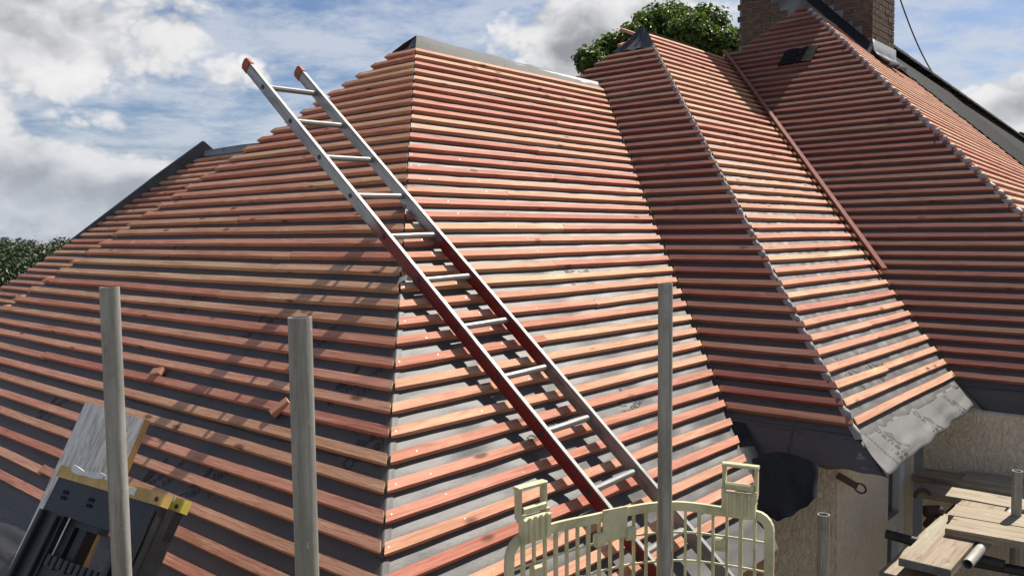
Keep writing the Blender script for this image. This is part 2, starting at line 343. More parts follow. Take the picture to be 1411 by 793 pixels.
def rail_paint(lo=1.24, hi=None):
    # red paint worn off towards the head of the rail (x = metres down from the head)
    m, n, b = material('worn_red_rail_paint'); co = n.new('ShaderNodeTexCoord').outputs['Object']
    sp = n.new('ShaderNodeSeparateXYZ'); n.put(sp.inputs[0], co)
    w = n.noise(n.scale(co, (5, 30, 30)), 1.0, 6, 0.7); s = n.noise(n.scale(co, (16, 160, 160)), 1.0, 4, 0.7)
    k = n.math('ADD', sp.outputs[0], n.math('MULTIPLY', n.math('SUBTRACT', w, 0.5), 0.22))
    red = n.math('MULTIPLY', n.step(k, lo, lo+0.14), n.step(s, 0.63, 0.72, 1.0, 0.25))
    if hi: red = n.math('MULTIPLY', red, n.step(k, hi, hi+0.12, 1.0, 0.0))
    metal = n.mix(n.step(w, 0.4, 0.7), rgb(0.36, 0.365, 0.37), rgb(0.20, 0.20, 0.205))
    n.put(b.inputs['Base Color'], n.mix(red, metal, rgb(0.15, 0.012, 0.012)))
    n.put(b.inputs['Metallic'], n.math('MULTIPLY', n.math('SUBTRACT', 1.0, red), 0.75)); rough(b, 0.45)
    bump(n, b, s, 0.15, 0.001); return m
M['rail'] = rail_paint(); M['rail_right'] = rail_paint(1.32, 2.25)
def board_mat():
    m, n, b = material('stained_white_board'); co = n.new('ShaderNodeTexCoord').outputs['Object']
    st = n.noise(n.scale(co, (6, 34, 34)), 1.0, 8, 0.72, 1.6); bl = n.noise(co, 5, 5, 0.6); fl = n.noise(n.scale(co, (14, 70, 70)), 1.0, 5, 0.7, 2.0)
    col = n.mix(n.step(st, 0.42, 0.60, 0, 0.85), rgb(0.80, 0.76, 0.70), rgb(0.42, 0.38, 0.32))
    col = n.mix(n.step(bl, 0.52, 0.70, 0, 0.75), col, rgb(0.34, 0.27, 0.19)); col = n.mix(n.step(fl, 0.62, 0.72, 0, 0.8), col, rgb(0.20, 0.16, 0.12))
    n.put(b.inputs['Base Color'], col); rough(b, 0.85); bump(n, b, n.math('ADD', st, fl), 0.5, 0.003); return m
M['board'] = board_mat()
M['board_edge'] = wood('board_edge_wood', [(0.0, (0.30, 0.19, 0.09)), (1.0, (0.36, 0.22, 0.10))], saw=0, dirt=0.7)
def leaf_mat(name, c1, c2, trans=0.25):
    m, n, b = material(name); co = n.new('ShaderNodeTexCoord').outputs['Object']
    v = n.noise(co, 0.9, 3, 0.6); f = n.noise(co, 9.0, 2, 0.6)
    col = n.mix(n.step(v, 0.35, 0.65), rgb(*c1), rgb(*c2)); col = n.mix(n.step(f, 0.35, 0.75, 0, 0.6), col, rgb(c2[0]*1.5, c2[1]*1.35, c2[2]*1.2))
    n.put(b.inputs['Base Color'], col); rough(b, 0.5); b.inputs['Specular IOR Level'].default_value = 0.35
    tr = n.new('ShaderNodeBsdfTranslucent'); n.put(tr.inputs[0], n.mix(1.0, col, rgb(1.3, 1.5, 0.6), 'MULTIPLY'))
    mx = n.new('ShaderNodeMixShader'); mx.inputs[0].default_value = trans
    out = [k for k in n.t.nodes if k.type == 'OUTPUT_MATERIAL'][0]
    n.l.new(b.outputs[0], mx.inputs[1]); n.l.new(tr.outputs[0], mx.inputs[2]); n.l.new(mx.outputs[0], out.inputs[0]); return m
M['leaf'] = leaf_mat('chestnut_leaf', (0.035, 0.068, 0.014), (0.085, 0.125, 0.026), 0.3)
M['leaf_far'] = leaf_mat('woodland_leaf', (0.017, 0.033, 0.013), (0.032, 0.052, 0.019), 0.1)
M['bark'] = plain('bark', (0.10, 0.08, 0.06), 0.95, var=0.4, sc=6, b_str=0.8, b_dist=0.02)
M['yard'] = plain('yard_soil', (0.20, 0.17, 0.13), 0.95, var=0.4, sc=0.4, c2=(0.13, 0.12, 0.08))

# ------------------------------------------------------------------ roof geometry (metres, camera height = 0)
GAUGE, PHI0, Z0 = 0.1, 0.743609, 1.33588
DZ = GAUGE*math.sin(PHI0)
def zn(k): return Z0 - k*DZ
TA, TB = -2.288970, -0.721971
PLANES = {  # outward azimuth, distance from origin at z = 0, pitch
    'A': (TA, -2.70679, 0.742352), 'C': (TA, -5.03864, 0.743609), 'E': (-2.314187, -6.71910, 0.783097), 'G': (TA, -4.14108, 0.743609),
    'B': (TB, -3.06779, 0.733249), 'D': (TB, -2.38033, 0.743609), 'F': (-0.652617, -0.61742, 0.783097),
    'H': (TB+PI, 6.34194, 0.733249), 'J': (TB+PI, 6.7400, 0.743609), 'L': (TB+PI, 6.6500, 0.743609), 'K': (TB+PI, 10.6069, 0.743609)}
def hvec(k): t = PLANES[k][0]; return V(math.cos(t), math.sin(t), 0)
def nvec(k): p = PLANES[k][2]; return hvec(k)*math.sin(p) + V(0, 0, math.cos(p))
def upslope(k): p = PLANES[k][2]; return V(0, 0, math.sin(p)) - hvec(k)*math.cos(p)
def along(k): return upslope(k).cross(nvec(k))                       # left to right seen from outside
def rz(k, z): t, r, p = PLANES[k]; return r - z/math.tan(p)
def meet(a, b, z):
    (t1, _, _), (t2, _, _) = PLANES[a], PLANES[b]; r1, r2 = rz(a, z), rz(b, z)
    det = math.cos(t1)*math.sin(t2) - math.sin(t1)*math.cos(t2)
    return V((r1*math.sin(t2)-r2*math.sin(t1))/det, (r2*math.cos(t1)-r1*math.cos(t2))/det, z)
class Bound:
    """vertical plane through a hip, valley or cut line"""
    def __init__(s, p, q): s.p = p.copy(); d = (q-p); d.z = 0; s.m = V(d.y, -d.x, 0).normalized()
    def hit(s, o, d): return s.m.dot(s.p-o)/s.m.dot(d)
def hip(a, b): return Bound(meet(a, b, 0.0), meet(a, b, 1.0))
def at_z(k, bound, z):
    """point of plane k at height z on a bound"""
    o = hvec(k)*rz(k, z) + V(0, 0, z); d = along(k); return o + d*bound.hit(o, d)
bAH, bAB, bBC, bCD, bDE, bEF, bCJ, bEL, bGK, bGH = hip('A', 'H'), hip('A', 'B'), hip('B', 'C'), hip('C', 'D'), hip('D', 'E'), hip('E', 'F'), hip('C', 'J'), hip('E', 'L'), hip('G', 'K'), hip('G', 'H')
bFlow = Bound(V(5.42, 11.61, 0), V(7.454, 12.384, 0))               # where the old tiling still lies
bFhigh = Bound(V(3.77, 10.44, 0), V(4.306, 10.2175, 0))             # foot of the chimney
W_B, T_B = 0.038, 0.025

house = root('house', (1.8, 6.5, -3.5), 'rendered bungalow whose hipped roofs are stripped to rows of red battens over grey underlay', 'house')

# ---- membranes
def slope_sheet(name, k, bl, br, n0, n1, cols, sub=6, wave=0.006, wl=0.12, sag=0.004, mat='membrane', drop=T_B, seed=0.0, pin=True):
    vs, fs, uv = [], [], []
    rows = int(round((n1-n0)*sub)); nrm = nvec(k); ax = along(k); upk = upslope(k)
    sh = V(0, 0, -drop/math.cos(PLANES[k][2]))
    for i in range(rows+1):
        fn = n0 + (n1-n0)*i/rows; z = zn(fn); l = at_z(k, bl(fn), z); r = at_z(k, br(fn), z)
        w = (r-l).length; ph = math.sin(PI*(fn-math.floor(fn)))**2 if pin else 1.0
        for j in range(cols+1):
            t = j/cols; p = l.lerp(r, t) + sh; x = p.dot(ax); y = p.dot(upk)
            e = min(1.0, min(t, 1-t)*w/0.05)
            d = noise.noise(V(x/wl, fn*0.55+seed, seed))*0.7 + noise.noise(V(x/(wl*2.7), fn*0.3, seed+5))*0.6
            p = p + nrm*(e*ph*(wave*d*1.5 - sag + wave*0.6))
            vs.append(p); uv.append((x, y))
    for i in range(rows):
        for j in range(cols):
            a = i*(cols+1)+j; fs.append((a, a+cols+1, a+cols+2, a+1))
    me = mesh(name, vs, fs, M[mat], True); ul = me.uv_layers.new(name='UVMap')
    ul.data.foreach_set('uv', [c for f in fs for i in f for c in uv[i]])
    o = link(name, me, house); o['seed'] = seed; SHEET[k] = (wave, wl, sag, drop, seed)
    return o
SHEET = {}
def const(b): return lambda fn: b
sheets = {}
sheets['A'] = slope_sheet('roof_slope', 'A', const(bAH), const(bAB), -2.0, 44, 90, 6, 0.0085, 0.30, 0.004, seed=1.0)
sheets['B'] = slope_sheet('roof_slope', 'B', const(bAB), const(bBC), -2.0, 40, 130, 6, 0.0090, 0.17, 0.003, seed=2.0)
sheets['C'] = slope_sheet('roof_slope', 'C', lambda f: bCJ if f < 0 else bBC, const(bCD), -9.0, 33.6, 30, 6, 0.004, 0.2, 0.004, seed=3.0)
sheets['D'] = slope_sheet('roof_slope', 'D', const(bCD), const(bDE), -10.2, 33.6, 110, 6, 0.0075, 0.075, 0.001, seed=4.0)
sheets['E'] = slope_sheet('roof_slope', 'E', lambda f: bEL if f < -10.6 else bDE, const(bEF), -17.5, 33.6, 50, 4, 0.004, 0.2, 0.004, seed=5.0)
sheets['F'] = slope_sheet('roof_slope', 'F', const(bEF), lambda f: bFhigh if f < -10.5 else bFlow, -17.5, 26, 50, 4, 0.004, 0.2, 0.004, seed=6.0)
sheets['G'] = slope_sheet('roof_slope', 'G', const(bGK), const(bGH), 4.8, 44, 20, 4, 0.004, 0.3, 0.004, seed=7.0)
sheets['H'] = slope_sheet('roof_slope', 'H', const(hip('B', 'H')) if False else const(bGH), const(bAH), -2.0, 44, 20, 4, 0.004, 0.3, 0.004, seed=8.0)
sheets['J'] = slope_sheet('roof_slope', 'J', const(Bound(meet('C', 'J', 0)+hvec('C')*-3.2, meet('C', 'J', 0)+hvec('C')*-3.2+hvec('J'))), const(bCJ), -10.2, 12, 10, 4, 0.004, 0.3, 0.004, seed=9.0)

# ---- battens
def batten(k, idx, bl, br, gap_l=0.004, gap_r=0.004, mat='batten', lift=0.0, t0=None, t1=None, cut_l=True, cut_r=True):
    nrm, ax, upk = nvec(k), along(k), upslope(k)
    z = zn(idx); o = hvec(k)*rz(k, z) + V(0, 0, z)
    tl, tr = bl.hit(o, ax), br.hit(o, ax)
    if t0 is not None: tl, tr = tl+(tr-tl)*t0, tl+(tr-tl)*t1
    L = tr-tl
    if L < 0.05: return None
    jl, jr = random.gauss(0, 0.0032), random.gauss(0, 0.0032)
    pl, pr = o + ax*tl + upk*jl, o + ax*tr + upk*jr
    x = (pr-pl).normalized(); zax = (nrm-x*nrm.dot(x)).normalized(); y = zax.cross(x)
    mw = frame(pl, x, y, zax); inv = mw.inverted()
    h = W_B/2*random.uniform(0.97, 1.03); th = T_B
    corners = [(-h, lift), (h, lift), (h, lift-th), (-h, lift-th)]
    seg = max(1, min(6, int(L/0.3))); s1, s2 = random.uniform(0, 90), random.uniform(0, 90)
    rows = []
    for i in range(seg+1):
        u = i/seg; row = []
        bow = (noise.noise(V(s1+u*L*0.9, 0, 0))*0.0065, noise.noise(V(s2+u*L*1.1, 4, 0))*0.0022)
        for cy, cz in corners:
            xx = u*L
            if i in (0, seg):
                po = mw @ V(xx, cy, cz); b = bl if i == 0 else br; doit = (cut_l if i == 0 else cut_r) and (t0 is None or (i == 0 and t0 == 0) or (i == seg and t1 == 1))
                g = gap_l if i == 0 else gap_r
                if doit:
                    d = b.hit(po, x)
                    if abs(d) < 0.15: xx += d + (g if i == 0 else -g)
                elif t0 is not None: xx += 0.0012 if i == 0 else -0.0012
            row.append(V(xx, cy+bow[0], cz+bow[1]))
        rows.append(row)
    vs = [v for r in rows for v in r]; fs = []; mi = []
    for i in range(seg):
        for j in range(4):
            a = i*4+j; b2 = i*4+(j+1) % 4; fs.append((a, a+4, b2+4, b2)); mi.append(0)
    fs.append((0, 1, 2, 3)); mi.append(1); fs.append(tuple(seg*4+q for q in (3, 2, 1, 0))); mi.append(1)
    me = mesh('batten', vs, fs, [M[mat], M['cut']], False, mi)
    return link('batten', me, sheets[k], mw)
def course(k, idx, bl, br, cuts=(), **kw):
    if not cuts: batten(k, idx, bl, br, **kw); return
    e = [0.0, *cuts, 1.0]
    for a, b in zip(e, e[1:]): batten(k, idx, bl, br, t0=a, t1=b, **kw)
for i in range(0, 38): course('A', i, bAH, bAB, cuts=((random.uniform(.25, .75),) if i % 3 == 0 and i > 8 or i in (22, 31, 35) else ()), gap_l=random.uniform(-0.016, 0.004), gap_r=random.uniform(0.002, 0.010))
for i in range(0, 39): course('B', i, bAB, bBC, cuts=((random.uniform(.3, .7),) if i in (7, 11, 16, 19, 22, 25, 27, 32, 35) else ()), gap_l=random.uniform(0.003, 0.011), gap_r=random.uniform(0.004, 0.014))
for i in range(-6, 34): course('C', i, bCJ if i < 0 else bBC, bCD, gap_l=0.012, gap_r=random.uniform(-0.012, 0.010), mat='batten_shaded')
for i in range(-9, 34): course('D', i, bCD, bDE, cuts=((random.uniform(.2, .6),) if i in (4, 9, 13, 18, 21, 24, 28, 31) else ()), gap_l=random.uniform(0.012, 0.032), gap_r=0.008)
for i in range(-17, 34): course('E', i, bEL if i < -10 else bDE, bEF, gap_l=0.012, gap_r=random.uniform(-0.014, 0.012), mat='batten_shaded')
for i in range(-16, 26): course('F', i, bEF, bFhigh if i < -10 else bFlow, gap_l=0.03, gap_r=random.uniform(-0.03, 0.03))
for i in range(0, 26): course('G', i+5.9, bGK, bGH, gap_l=0.02, gap_r=0.3)
bHshort = Bound(meet('A', 'H', 0)+hvec('A')*-0.7, meet('A', 'H', 1)+hvec('A')*-0.7)
for i in range(0, 30): course('H', i, bHshort, bAH, gap_l=0, gap_r=-0.004, cut_l=False)

# ---- nail heads where the battens cross the rafters
def nails(k, i0, i1, bl, br, sp):
    m = MB(); nrm, ax, upk = nvec(k), along(k), upslope(k)
    for i in range(i0, i1):
        z = zn(i); l, r = at_z(k, bl, z), at_z(k, br, z); w = (r-l).length; x0 = math.ceil(l.dot(ax)/sp)*sp
        xs = [x0+sp*j for j in range(int(w/sp)+1)]+[l.dot(ax)+0.03, r.dot(ax)-0.03]
        for x in xs:
            t = (x-l.dot(ax))/w
            if 0.01 < t < 0.995 and random.random() < 0.6:
                c = l.lerp(r, t)+upk*random.gauss(0, 0.004)+ax*random.gauss(0, 0.006)+nrm*0.0012
                m.add([c+ax*0.0023*math.cos(a)+upk*0.0023*math.sin(a) for a in (0, 1.05, 2.1, 3.14, 4.19, 5.24)], [(0, 1, 2, 3, 4, 5)])
    o = m.build('nail_heads', M['nail'], sheets[k]); o['kind'] = 'stuff'
nails('A', 12, 38, bAH, bAB, 0.40); nails('B', 12, 39, bAB, bBC, 0.40); nails('D', 14, 34, bCD, bDE, 0.40)

# ---- hip cover strips (the membrane laps over the hip and humps between the battens)
def hip_strip(name, a, b, n0, n1, half=0.055, rise=0.022, base=-0.012, mat='hip_membrane', sub=8, seed=0.0, parent=None):
    vs, fs, uv = [], [], []; rows = int((n1-n0)*sub)
    for i in range(rows+1):
        fn = n0+(n1-n0)*i/rows; c = meet(a, b, zn(fn)); ph = abs(math.sin(PI*fn))**1.3
        j = noise.noise(V(fn*1.7, seed, 0)); h = base + rise*ph*(1+1.3*j)
        xa, xb = -along(a), along(b)
        na, nb = nvec(a), nvec(b); up = (na+nb).normalized()
        q = [c + xa*half + na*(-0.021), c + xa*half*0.5 + na*(h*0.55-0.008), c + up*h*1.1, c + xb*half*0.5 + nb*(h*0.55-0.008), c + xb*half + nb*(-0.021)]
        for m_, p in enumerate(q): vs.append(p); uv.append((m_*half*0.5, fn*GAUGE))
    for i in range(rows):
        for m_ in range(4): a0 = i*5+m_; fs.append((a0, a0+5, a0+6, a0+1))
    me = mesh(name, vs, fs, M[mat], True); ul = me.uv_layers.new(name='UVMap'); ul.data.foreach_set('uv', [c for f in fs for i in f for c in uv[i]])
    return link(name, me, parent or house)
hip_strip('hip_strip', 'C', 'D', -6.5, 33.9, rise=0.016, half=0.042, seed=1)
hip_strip('hip_strip', 'E', 'F', -17, 30, rise=0.023, half=0.046, seed=2, mat='hip_pale')
hip_strip('hip_strip', 'A', 'B', 19, 40, rise=0.0, base=-0.019, half=0.045, mat='membrane', seed=3)

# ---- ridge membrane over the near wing
def strip(name, rows, mat, parent=None, smooth=True, solid=0.0):
    """sheet through rows of points"""
    k = len(rows[0]); vs = [Vector(p) for r in rows for p in r]; fs = []
    for i in range(len(rows)-1):
        for j in range(k-1): a = i*k+j; fs.append((a, a+k, a+k+1, a+1))
    me = mesh(name, vs, fs, M[mat], smooth); ul = me.uv_layers.new(name='UVMap')
    ul.data.foreach_set('uv', [c for f in fs for i in f for c in ((i % k)/k*0.4, (i//k)*0.05)])
    o = link(name, me, parent or house)
    if solid:
        md = o.modifiers.new('thickness', 'SOLIDIFY'); md.thickness = solid; md.offset = 0
    return o
ztop = zn(-2.0)
bl_, br_ = meet('A', 'B', zn(-0.25)), at_z('B', Bound(meet('B', 'C', 0), meet('B', 'C', 1)), zn(-0.25))
rl_, rr_ = meet('A', 'B', ztop)+V(0, 0, 0.01), at_z('B', bBC, ztop)+V(-0.06, 0.05, -0.02)
hl_, hr_ = meet('A', 'H', zn(-0.3)), at_z('H', Bound(at_z('B', bBC, 0), at_z('B', bBC, 0)+hvec('B')), zn(-0.3))
rows = []
for i in range(41):
    t = i/40; w = noise.noise(V(t*9, 0, 3))*0.012 + noise.noise(V(t*23, 2, 3))*0.006
    a, b, c_ = bl_.lerp(br_, t), rl_.lerp(rr_, t), hl_.lerp(hr_, t)
    rows.append([a+nvec('B')*(-0.012), a.lerp(b, 0.5)+nvec('B')*(0.004+w), b+V(0, 0, w), b.lerp(c_, 0.5)+nvec('H')*0.006, c_])
strip('ridge_membrane', rows, 'ridge_membrane')
# its folded end over the tip of the near hip end
fa = meet('A', 'H', zn(-0.4)); fb = meet('A', 'B', zn(-0.4)); fa = fa.lerp(fb, 0.6)
strip('ridge_membrane', [[fa+nvec('A')*-0.005, fa.lerp(fb, .5)+nvec('A')*-0.003, fb+nvec('A')*-0.005], [rl_+V(-.02, 0, -0.02), rl_+V(0, 0, -0.01), rl_]], 'felt')
# membrane gathered over the tip of the middle wing, and batten ends sticking out behind it
ca, cb = meet('C', 'J', zn(-6.6)), meet('C', 'D', zn(-6.6)); tip = meet('C', 'D', zn(-9.9))
rows = []
for i in range(9):
    t = i/8; p = ca.lerp(cb, t); f = 0.012*math.sin(t*21)
    rows.append([p+nvec('C')*(f-0.008), p.lerp(tip, 0.5)+nvec('C')*(f*1.6+0.012-0.03*math.sin(PI*t)), tip+V(-0.05*(1-t), 0.02, 0.03)])
strip('hip_end_membrane', rows, 'felt')
for (xa, ya, da), (xb, yb, db_) in (((857, 41, 9.3), (886, 51, 8.9)), ((868, 56, 9.0), (884, 44, 9.2)), ((853, 63, 8.9), (868, 58, 9.2))):
    p, q = from_px(xa, ya, da), from_px(xb, yb, db_); x = (q-p).normalized(); y = V(0, 0, 1).cross(x).normalized(); zz = x.cross(y); m = MB()
    m.box((p+q)/2, x, y, zz, (q-p).length, 0.038, 0.03); m.build('batten', [M['batten'], M['cut']], sheets['J'], local=frame(p, x, y, zz))
# dark felt along the far-left hip
def upstand(n0, n1, h0, h1):
    rows = []
    for i in range(9):
        t = i/8; p = meet('G', 'K', zn(n0+(n1-n0)*t)); h = h0+(h1-h0)*t
        rows.append([p+along('G')*0.04+nvec('G')*-0.02, p+nvec('G')*(h*0.9)-along('G')*0.01, p-along('G')*0.05+nvec('G')*h, p-along('G')*0.09+nvec('G')*-0.06-V(0, 0, 0.05)])
    strip('hip_felt', rows, 'felt')
upstand(3.9, 10.2, 0.12, 0.085); upstand(9.9, 20, 0.085, 0.0)
gl, gr = meet('G', 'K', zn(4.8)), at_z('G', bGH, zn(4.8))
strip('ridge_membrane', [[gl.lerp(gr, t)+V(0, 0, -0.06), gl.lerp(gr, t)+V(0, 0, 0.03+0.012*math.sin(t*9)), gl.lerp(gr, t)-hvec('G')*0.2+V(0, 0, -0.02)] for t in [i/10 for i in range(11)]], 'hip_membrane')

# ---- eaves aprons: the membrane hangs free below the last batten
def apron(name, k, l0, r0, l1, r1, sag, mat, cols=40, rowsn=10, curl=0.0, seed=0.0, edge=0.012):
    vs, fs, uv = [], [], []; nrm = nvec(k); ax = along(k); upk = upslope(k)
    for i in range(rowsn+1):
        u = i/rowsn
        for j in range(cols+1):
            t = j/cols; p = l0.lerp(r0, t).lerp(l1.lerp(r1, t), u)
            wv = noise.noise(V(t*5, u*1.0, seed))*0.020 + abs(noise.noise(V(t*5+u*1.5, u*1.2-t*3, seed+3)))*0.017 + noise.noise(V(t*3, u*3, seed+9))*0.012
            p = p + nrm*(u*wv + sag*math.sin(PI*u*0.5)**2) + upk*(u*noise.noise(V(t*9, 1, seed))*edge)
            vs.append(p); uv.append((p.dot(ax), p.dot(upk)))
    for i in range(rowsn):
        for j in range(cols): a = i*(cols+1)+j; fs.append((a, a+cols+1, a+cols+2, a+1))
    me = mesh(name, vs, fs, M[mat], True); ul = me.uv_layers.new(name='UVMap'); ul.data.foreach_set('uv', [c for f in fs for i in f for c in uv[i]])
    o = link(name, me, house); md = o.modifiers.new('thickness', 'SOLIDIFY'); md.thickness = 0.0015; md.offset = 0
    return o
lift = V(0, 0, -T_B/math.cos(PHI0))
z_a, z_b = zn(33.4), zn(36.3)
c_hip0 = meet('C', 'D', z_a)+lift; c_val0 = at_z('C', bBC, z_a)+lift; d_val0 = meet('D', 'E', z_a)+lift
c_hip1 = meet('C', 'D', zn(35.3))+lift+nvec('D')*0.03-upslope('D')*0.03; c_val1 = at_z('C', bBC, zn(35.6))+lift+hvec('C')*-0.075
d_hip1 = c_hip1; d_val1 = meet('D', 'E', zn(35.0))+lift
apC = apron('eaves_apron', 'C', c_val0, c_hip0, c_val1, c_hip1, -0.02, 'membrane', seed=1.0)
apD = apron('eaves_apron', 'D', c_hip0, d_val0, d_hip1, d_val1, 0.0, 'membrane_pale', 70, 14, seed=2.0)
e_r0, e_r1 = at_z('E', bEF, zn(33.4))+lift, at_z('E', bEF, zn(36.6))+lift
apE = apron('eaves_apron', 'E', d_val0, e_r0, meet('D', 'E', zn(36.2))+lift+hvec('E')*-0.13, e_r1+hvec('E')*-0.13, -0.01, 'membrane', seed=3.0)
# black valley liner hanging between the near slope and the middle wing
aB0 = along('B')
vl = []
v_top, v_bot = [from_px(*q) for q in ((1036, 632, 3.95), (1068, 622, 3.96), (1100, 628, 3.96), (1128, 640, 3.95))], [from_px(*q) for q in ((1046, 704, 3.88), (1068, 716, 3.86), (1098, 706, 3.86), (1126, 684, 3.87))]
def crom(p, f):
    i = min(int(f), len(p)-2); u = f-i; a, b, c_, d = p[max(i-1, 0)], p[i], p[i+1], p[min(i+2, len(p)-1)]
    return 0.5*((2*b)+(c_-a)*u+(2*a-5*b+4*c_-d)*u*u+(3*b-a-3*c_+d)*u**3)
for i in range(33):
    t = i/32; a, b = crom(v_top, t*3), crom(v_bot, t*3); row = []
    for k in range(9):
        v = k/8; row.append(a.lerp(b, v)+V(-0.45, -0.9, 0)*(0.012*v*math.sin(t*13+v*2)+0.01*v*noise.noise(V(t*4, v*3, 2)))+V(0, 0, 0.004*v*math.sin(t*29)))
    vl.append(row)
strip('valley_liner', vl, 'valley_black')
strip('valley_liner', [[meet('B', 'C', zn(q))-aB0*0.06+V(0, 0, -0.045), meet('B', 'C', zn(q))+V(0, 0, -0.045), meet('B', 'C', zn(q))+along('C')*0.09+V(0, 0, -0.04)] for q in (30, 32, 34, 36, 38)], 'valley_black')

# ---- walls under the eaves
def vpt(k, off, p): return p
hA, hB = hvec('A'), hvec('B'); aA, aB = along('A'), along('B')
cC = V(1.634, 4.176, 0); cD = V(2.61, 5.28, 0)                       # plan corners of the render walls
def wall(name, p, q, z0, z1, thick, mat='render'):
    d = (q-p).normalized(); nn = V(d.y, -d.x, 0); m = MB()
    m.add([p+V(0, 0, z0), q+V(0, 0, z0), q+V(0, 0, z1), p+V(0, 0, z1), p-nn*thick+V(0, 0, z0), q-nn*thick+V(0, 0, z0), q-nn*thick+V(0, 0, z1), p-nn*thick+V(0, 0, z1)],
          [(0, 1, 2, 3), (5, 4, 7, 6), (3, 2, 6, 7), (4, 0, 3, 7), (1, 5, 6, 2), (0, 4, 5, 1)])
    return m.build(name, M[mat], house)
zt = -1.10
cB = cC - aA*0.62                                                   # where the middle wing wall meets the near wing wall
wall('wall', cB, cC-aA*0.0005, -3.5, zt, 0.2)
s0, s1 = 0.80, 1.23
p0, p1 = cC+aB*s0, cC+aB*s1
wall('wall', cC, p0, -3.5, zt, 0.2); wall('wall', p1, cD-aB*0.2, -3.5, zt, 0.2)
m = MB(); m.box((p0+p1)/2+V(0, 0, zt-0.02)-hB*0.1, aB, hB, V(0, 0, 1), s1-s0-0.002, 0.196, 0.06); m.build('lintel', M['pipe_clay'], house)
wall('wall', cD, cD+aA*3.0, -3.5, zt, 0.2)
nb0 = cB + hB*0.0
wall('wall', cB-aB*3.2, cB-aB*0.21, -3.5, -1.45, 0.2)
# eaves timber under the membranes
def timber(name, p, q, w, h, mat='raw_timber', parent=house):
    p, q = Vector(p), Vector(q); x = (q-p).normalized(); zz = V(0, 0, 1); y = zz.cross(x).normalized(); zz = x.cross(y); m = MB()
    m.box((p+q)/2, x, y, zz, (q-p).length, w, h); return m.build(name, M[mat], parent, local=frame(p, x, y, zz))
timber('wall_plate', cC-aA*0.5+V(0, 0, zt+0.02)+hA*0.01, cC+V(0, 0, zt+0.02)+hA*0.01, 0.05, 0.07, 'plank')
for k in range(2):
    p = meet('A', 'B', zn(39.6))+aB*(0.75+0.45*k); timber('rafter_end', p+V(0, 0, -0.10), p-hB*0.45+V(0, 0, 0.30), 0.045, 0.09)
timber('fascia_board', meet('B', 'C', zn(39.8))-aB*0.02+V(0, 0, -0.10), meet('A', 'B', zn(39.8))+aB*0.8+V(0, 0, -0.10), 0.02, 0.10, 'board_edge')
# window in the short wall
m = MB(); m.box(cC+aB*(s0+s1)/2+V(0, 0, -2.2)-hB*0.22, aB, hB, V(0, 0, 1), s1-s0-0.004, 0.02, 2.1); win = m.build('window', M['dark'], house)
def wbox(name, s_a, s_b, z_a_, z_b_, dep, thick, mat):
    m = MB(); m.box(cC+aB*(s_a+s_b)/2+V(0, 0, (z_a_+z_b_)/2)-hB*dep, aB, hB, V(0, 0, 1), s_b-s_a, thick, z_b_-z_a_); return m.build(name, M[mat], win)
wbox('frame', s1-0.10, s1-0.002, -3.2, zt-0.06, 0.06, 0.05, 'paint_white'); wbox('frame', s0+0.002, s0+0.05, -3.2, zt-0.06, 0.06, 0.05, 'paint_white')
wbox('transom', s0+0.052, s1-0.102, -1.80, -1.70, 0.058, 0.055, 'paint_white')
wbox('pane', s0+0.05, s1-0.10, -1.70, zt-0.06, 0.08, 0.006, 'glass'); wbox('pane', s0+0.05, s1-0.10, -3.2, -1.80, 0.08, 0.006, 'glass')
# gutter bracket left hanging at the corner
m = MB(); q0 = cC+V(0, 0, zt-0.12)+hB*0.015+hA*0.01; qd = (aB*0.75+V(0, 0, -0.55)+hB*0.55).normalized(); qs = qd.cross(V(0, 0, 1)).normalized(); qn = qs.cross(qd)
m.box(q0+qd*0.05, qd, qs, qn, 0.13, 0.006, 0.034); c0 = q0+qd*0.135
ring = [c0+qd*(0.03*math.cos(a))*1.2+qn*(0.022*math.sin(a)) for a in [2*PI*i/14 for i in range(15)]]
m.path(ring, 0.005, 6); m.build('gutter_bracket', M['rust'], house)

# ---- chimney
ch_c = V(4.19, 9.90, 0); ch_f, ch_r = -along('A'), along('B')       # front face runs back-left, side face runs back-right
CW, CL = 1.66, 0.80
zb, zc = 1.2, 4.4
m = MB(); m.box(ch_c+ch_f*CW/2+ch_r*CL/2+V(0, 0, (zb+zc)/2), ch_f, ch_r, V(0, 0, 1), CW-0.016, CL-0.016, zc-zb)
chim = m.build('chimney', M['mortar'], house)
chim['label'] = 'dark brown brick chimney stack rising behind the roof'
def brick_mesh(l, dpt):
    m = MB(); h = 0.065; jit = lambda: random.uniform(-0.0015, 0.0015)
    m.box((0, 0, 0), V(1, 0, 0), V(0, 1, 0), V(0, 0, 1), l, dpt, h, 0, 0.004)
    return mesh('brick', m.v, m.f, M['brick'])
bms = {l: [brick_mesh(l, 0.05) for _ in range(3)] for l in (0.215, 0.1025, 0.16)}
def face(o, d, nn, width, z_lo):
    for r in range(int((zc-z_lo)/0.075)):
        z = z_lo+r*0.075+0.0375; x = 0.0; first = True
        while x < width-0.03:
            l = 0.1025 if (r % 2 and first) else 0.215; first = False
            if x+l > width: l = 0.1025 if width-x < 0.16 else 0.16
            if x+l > width+0.02: break
            c = o+d*(x+l/2)+V(0, 0, z)-nn*(0.0235-random.uniform(0, 0.004))
            if z < 3.35: link('brick', random.choice(bms[l]), chim, frame(c, d, -nn, V(0, 0, 1)))
            x += l+0.010
face(ch_c, ch_f, hA, CW, 1.95); face(ch_c, ch_r, hB, CL, 2.0)
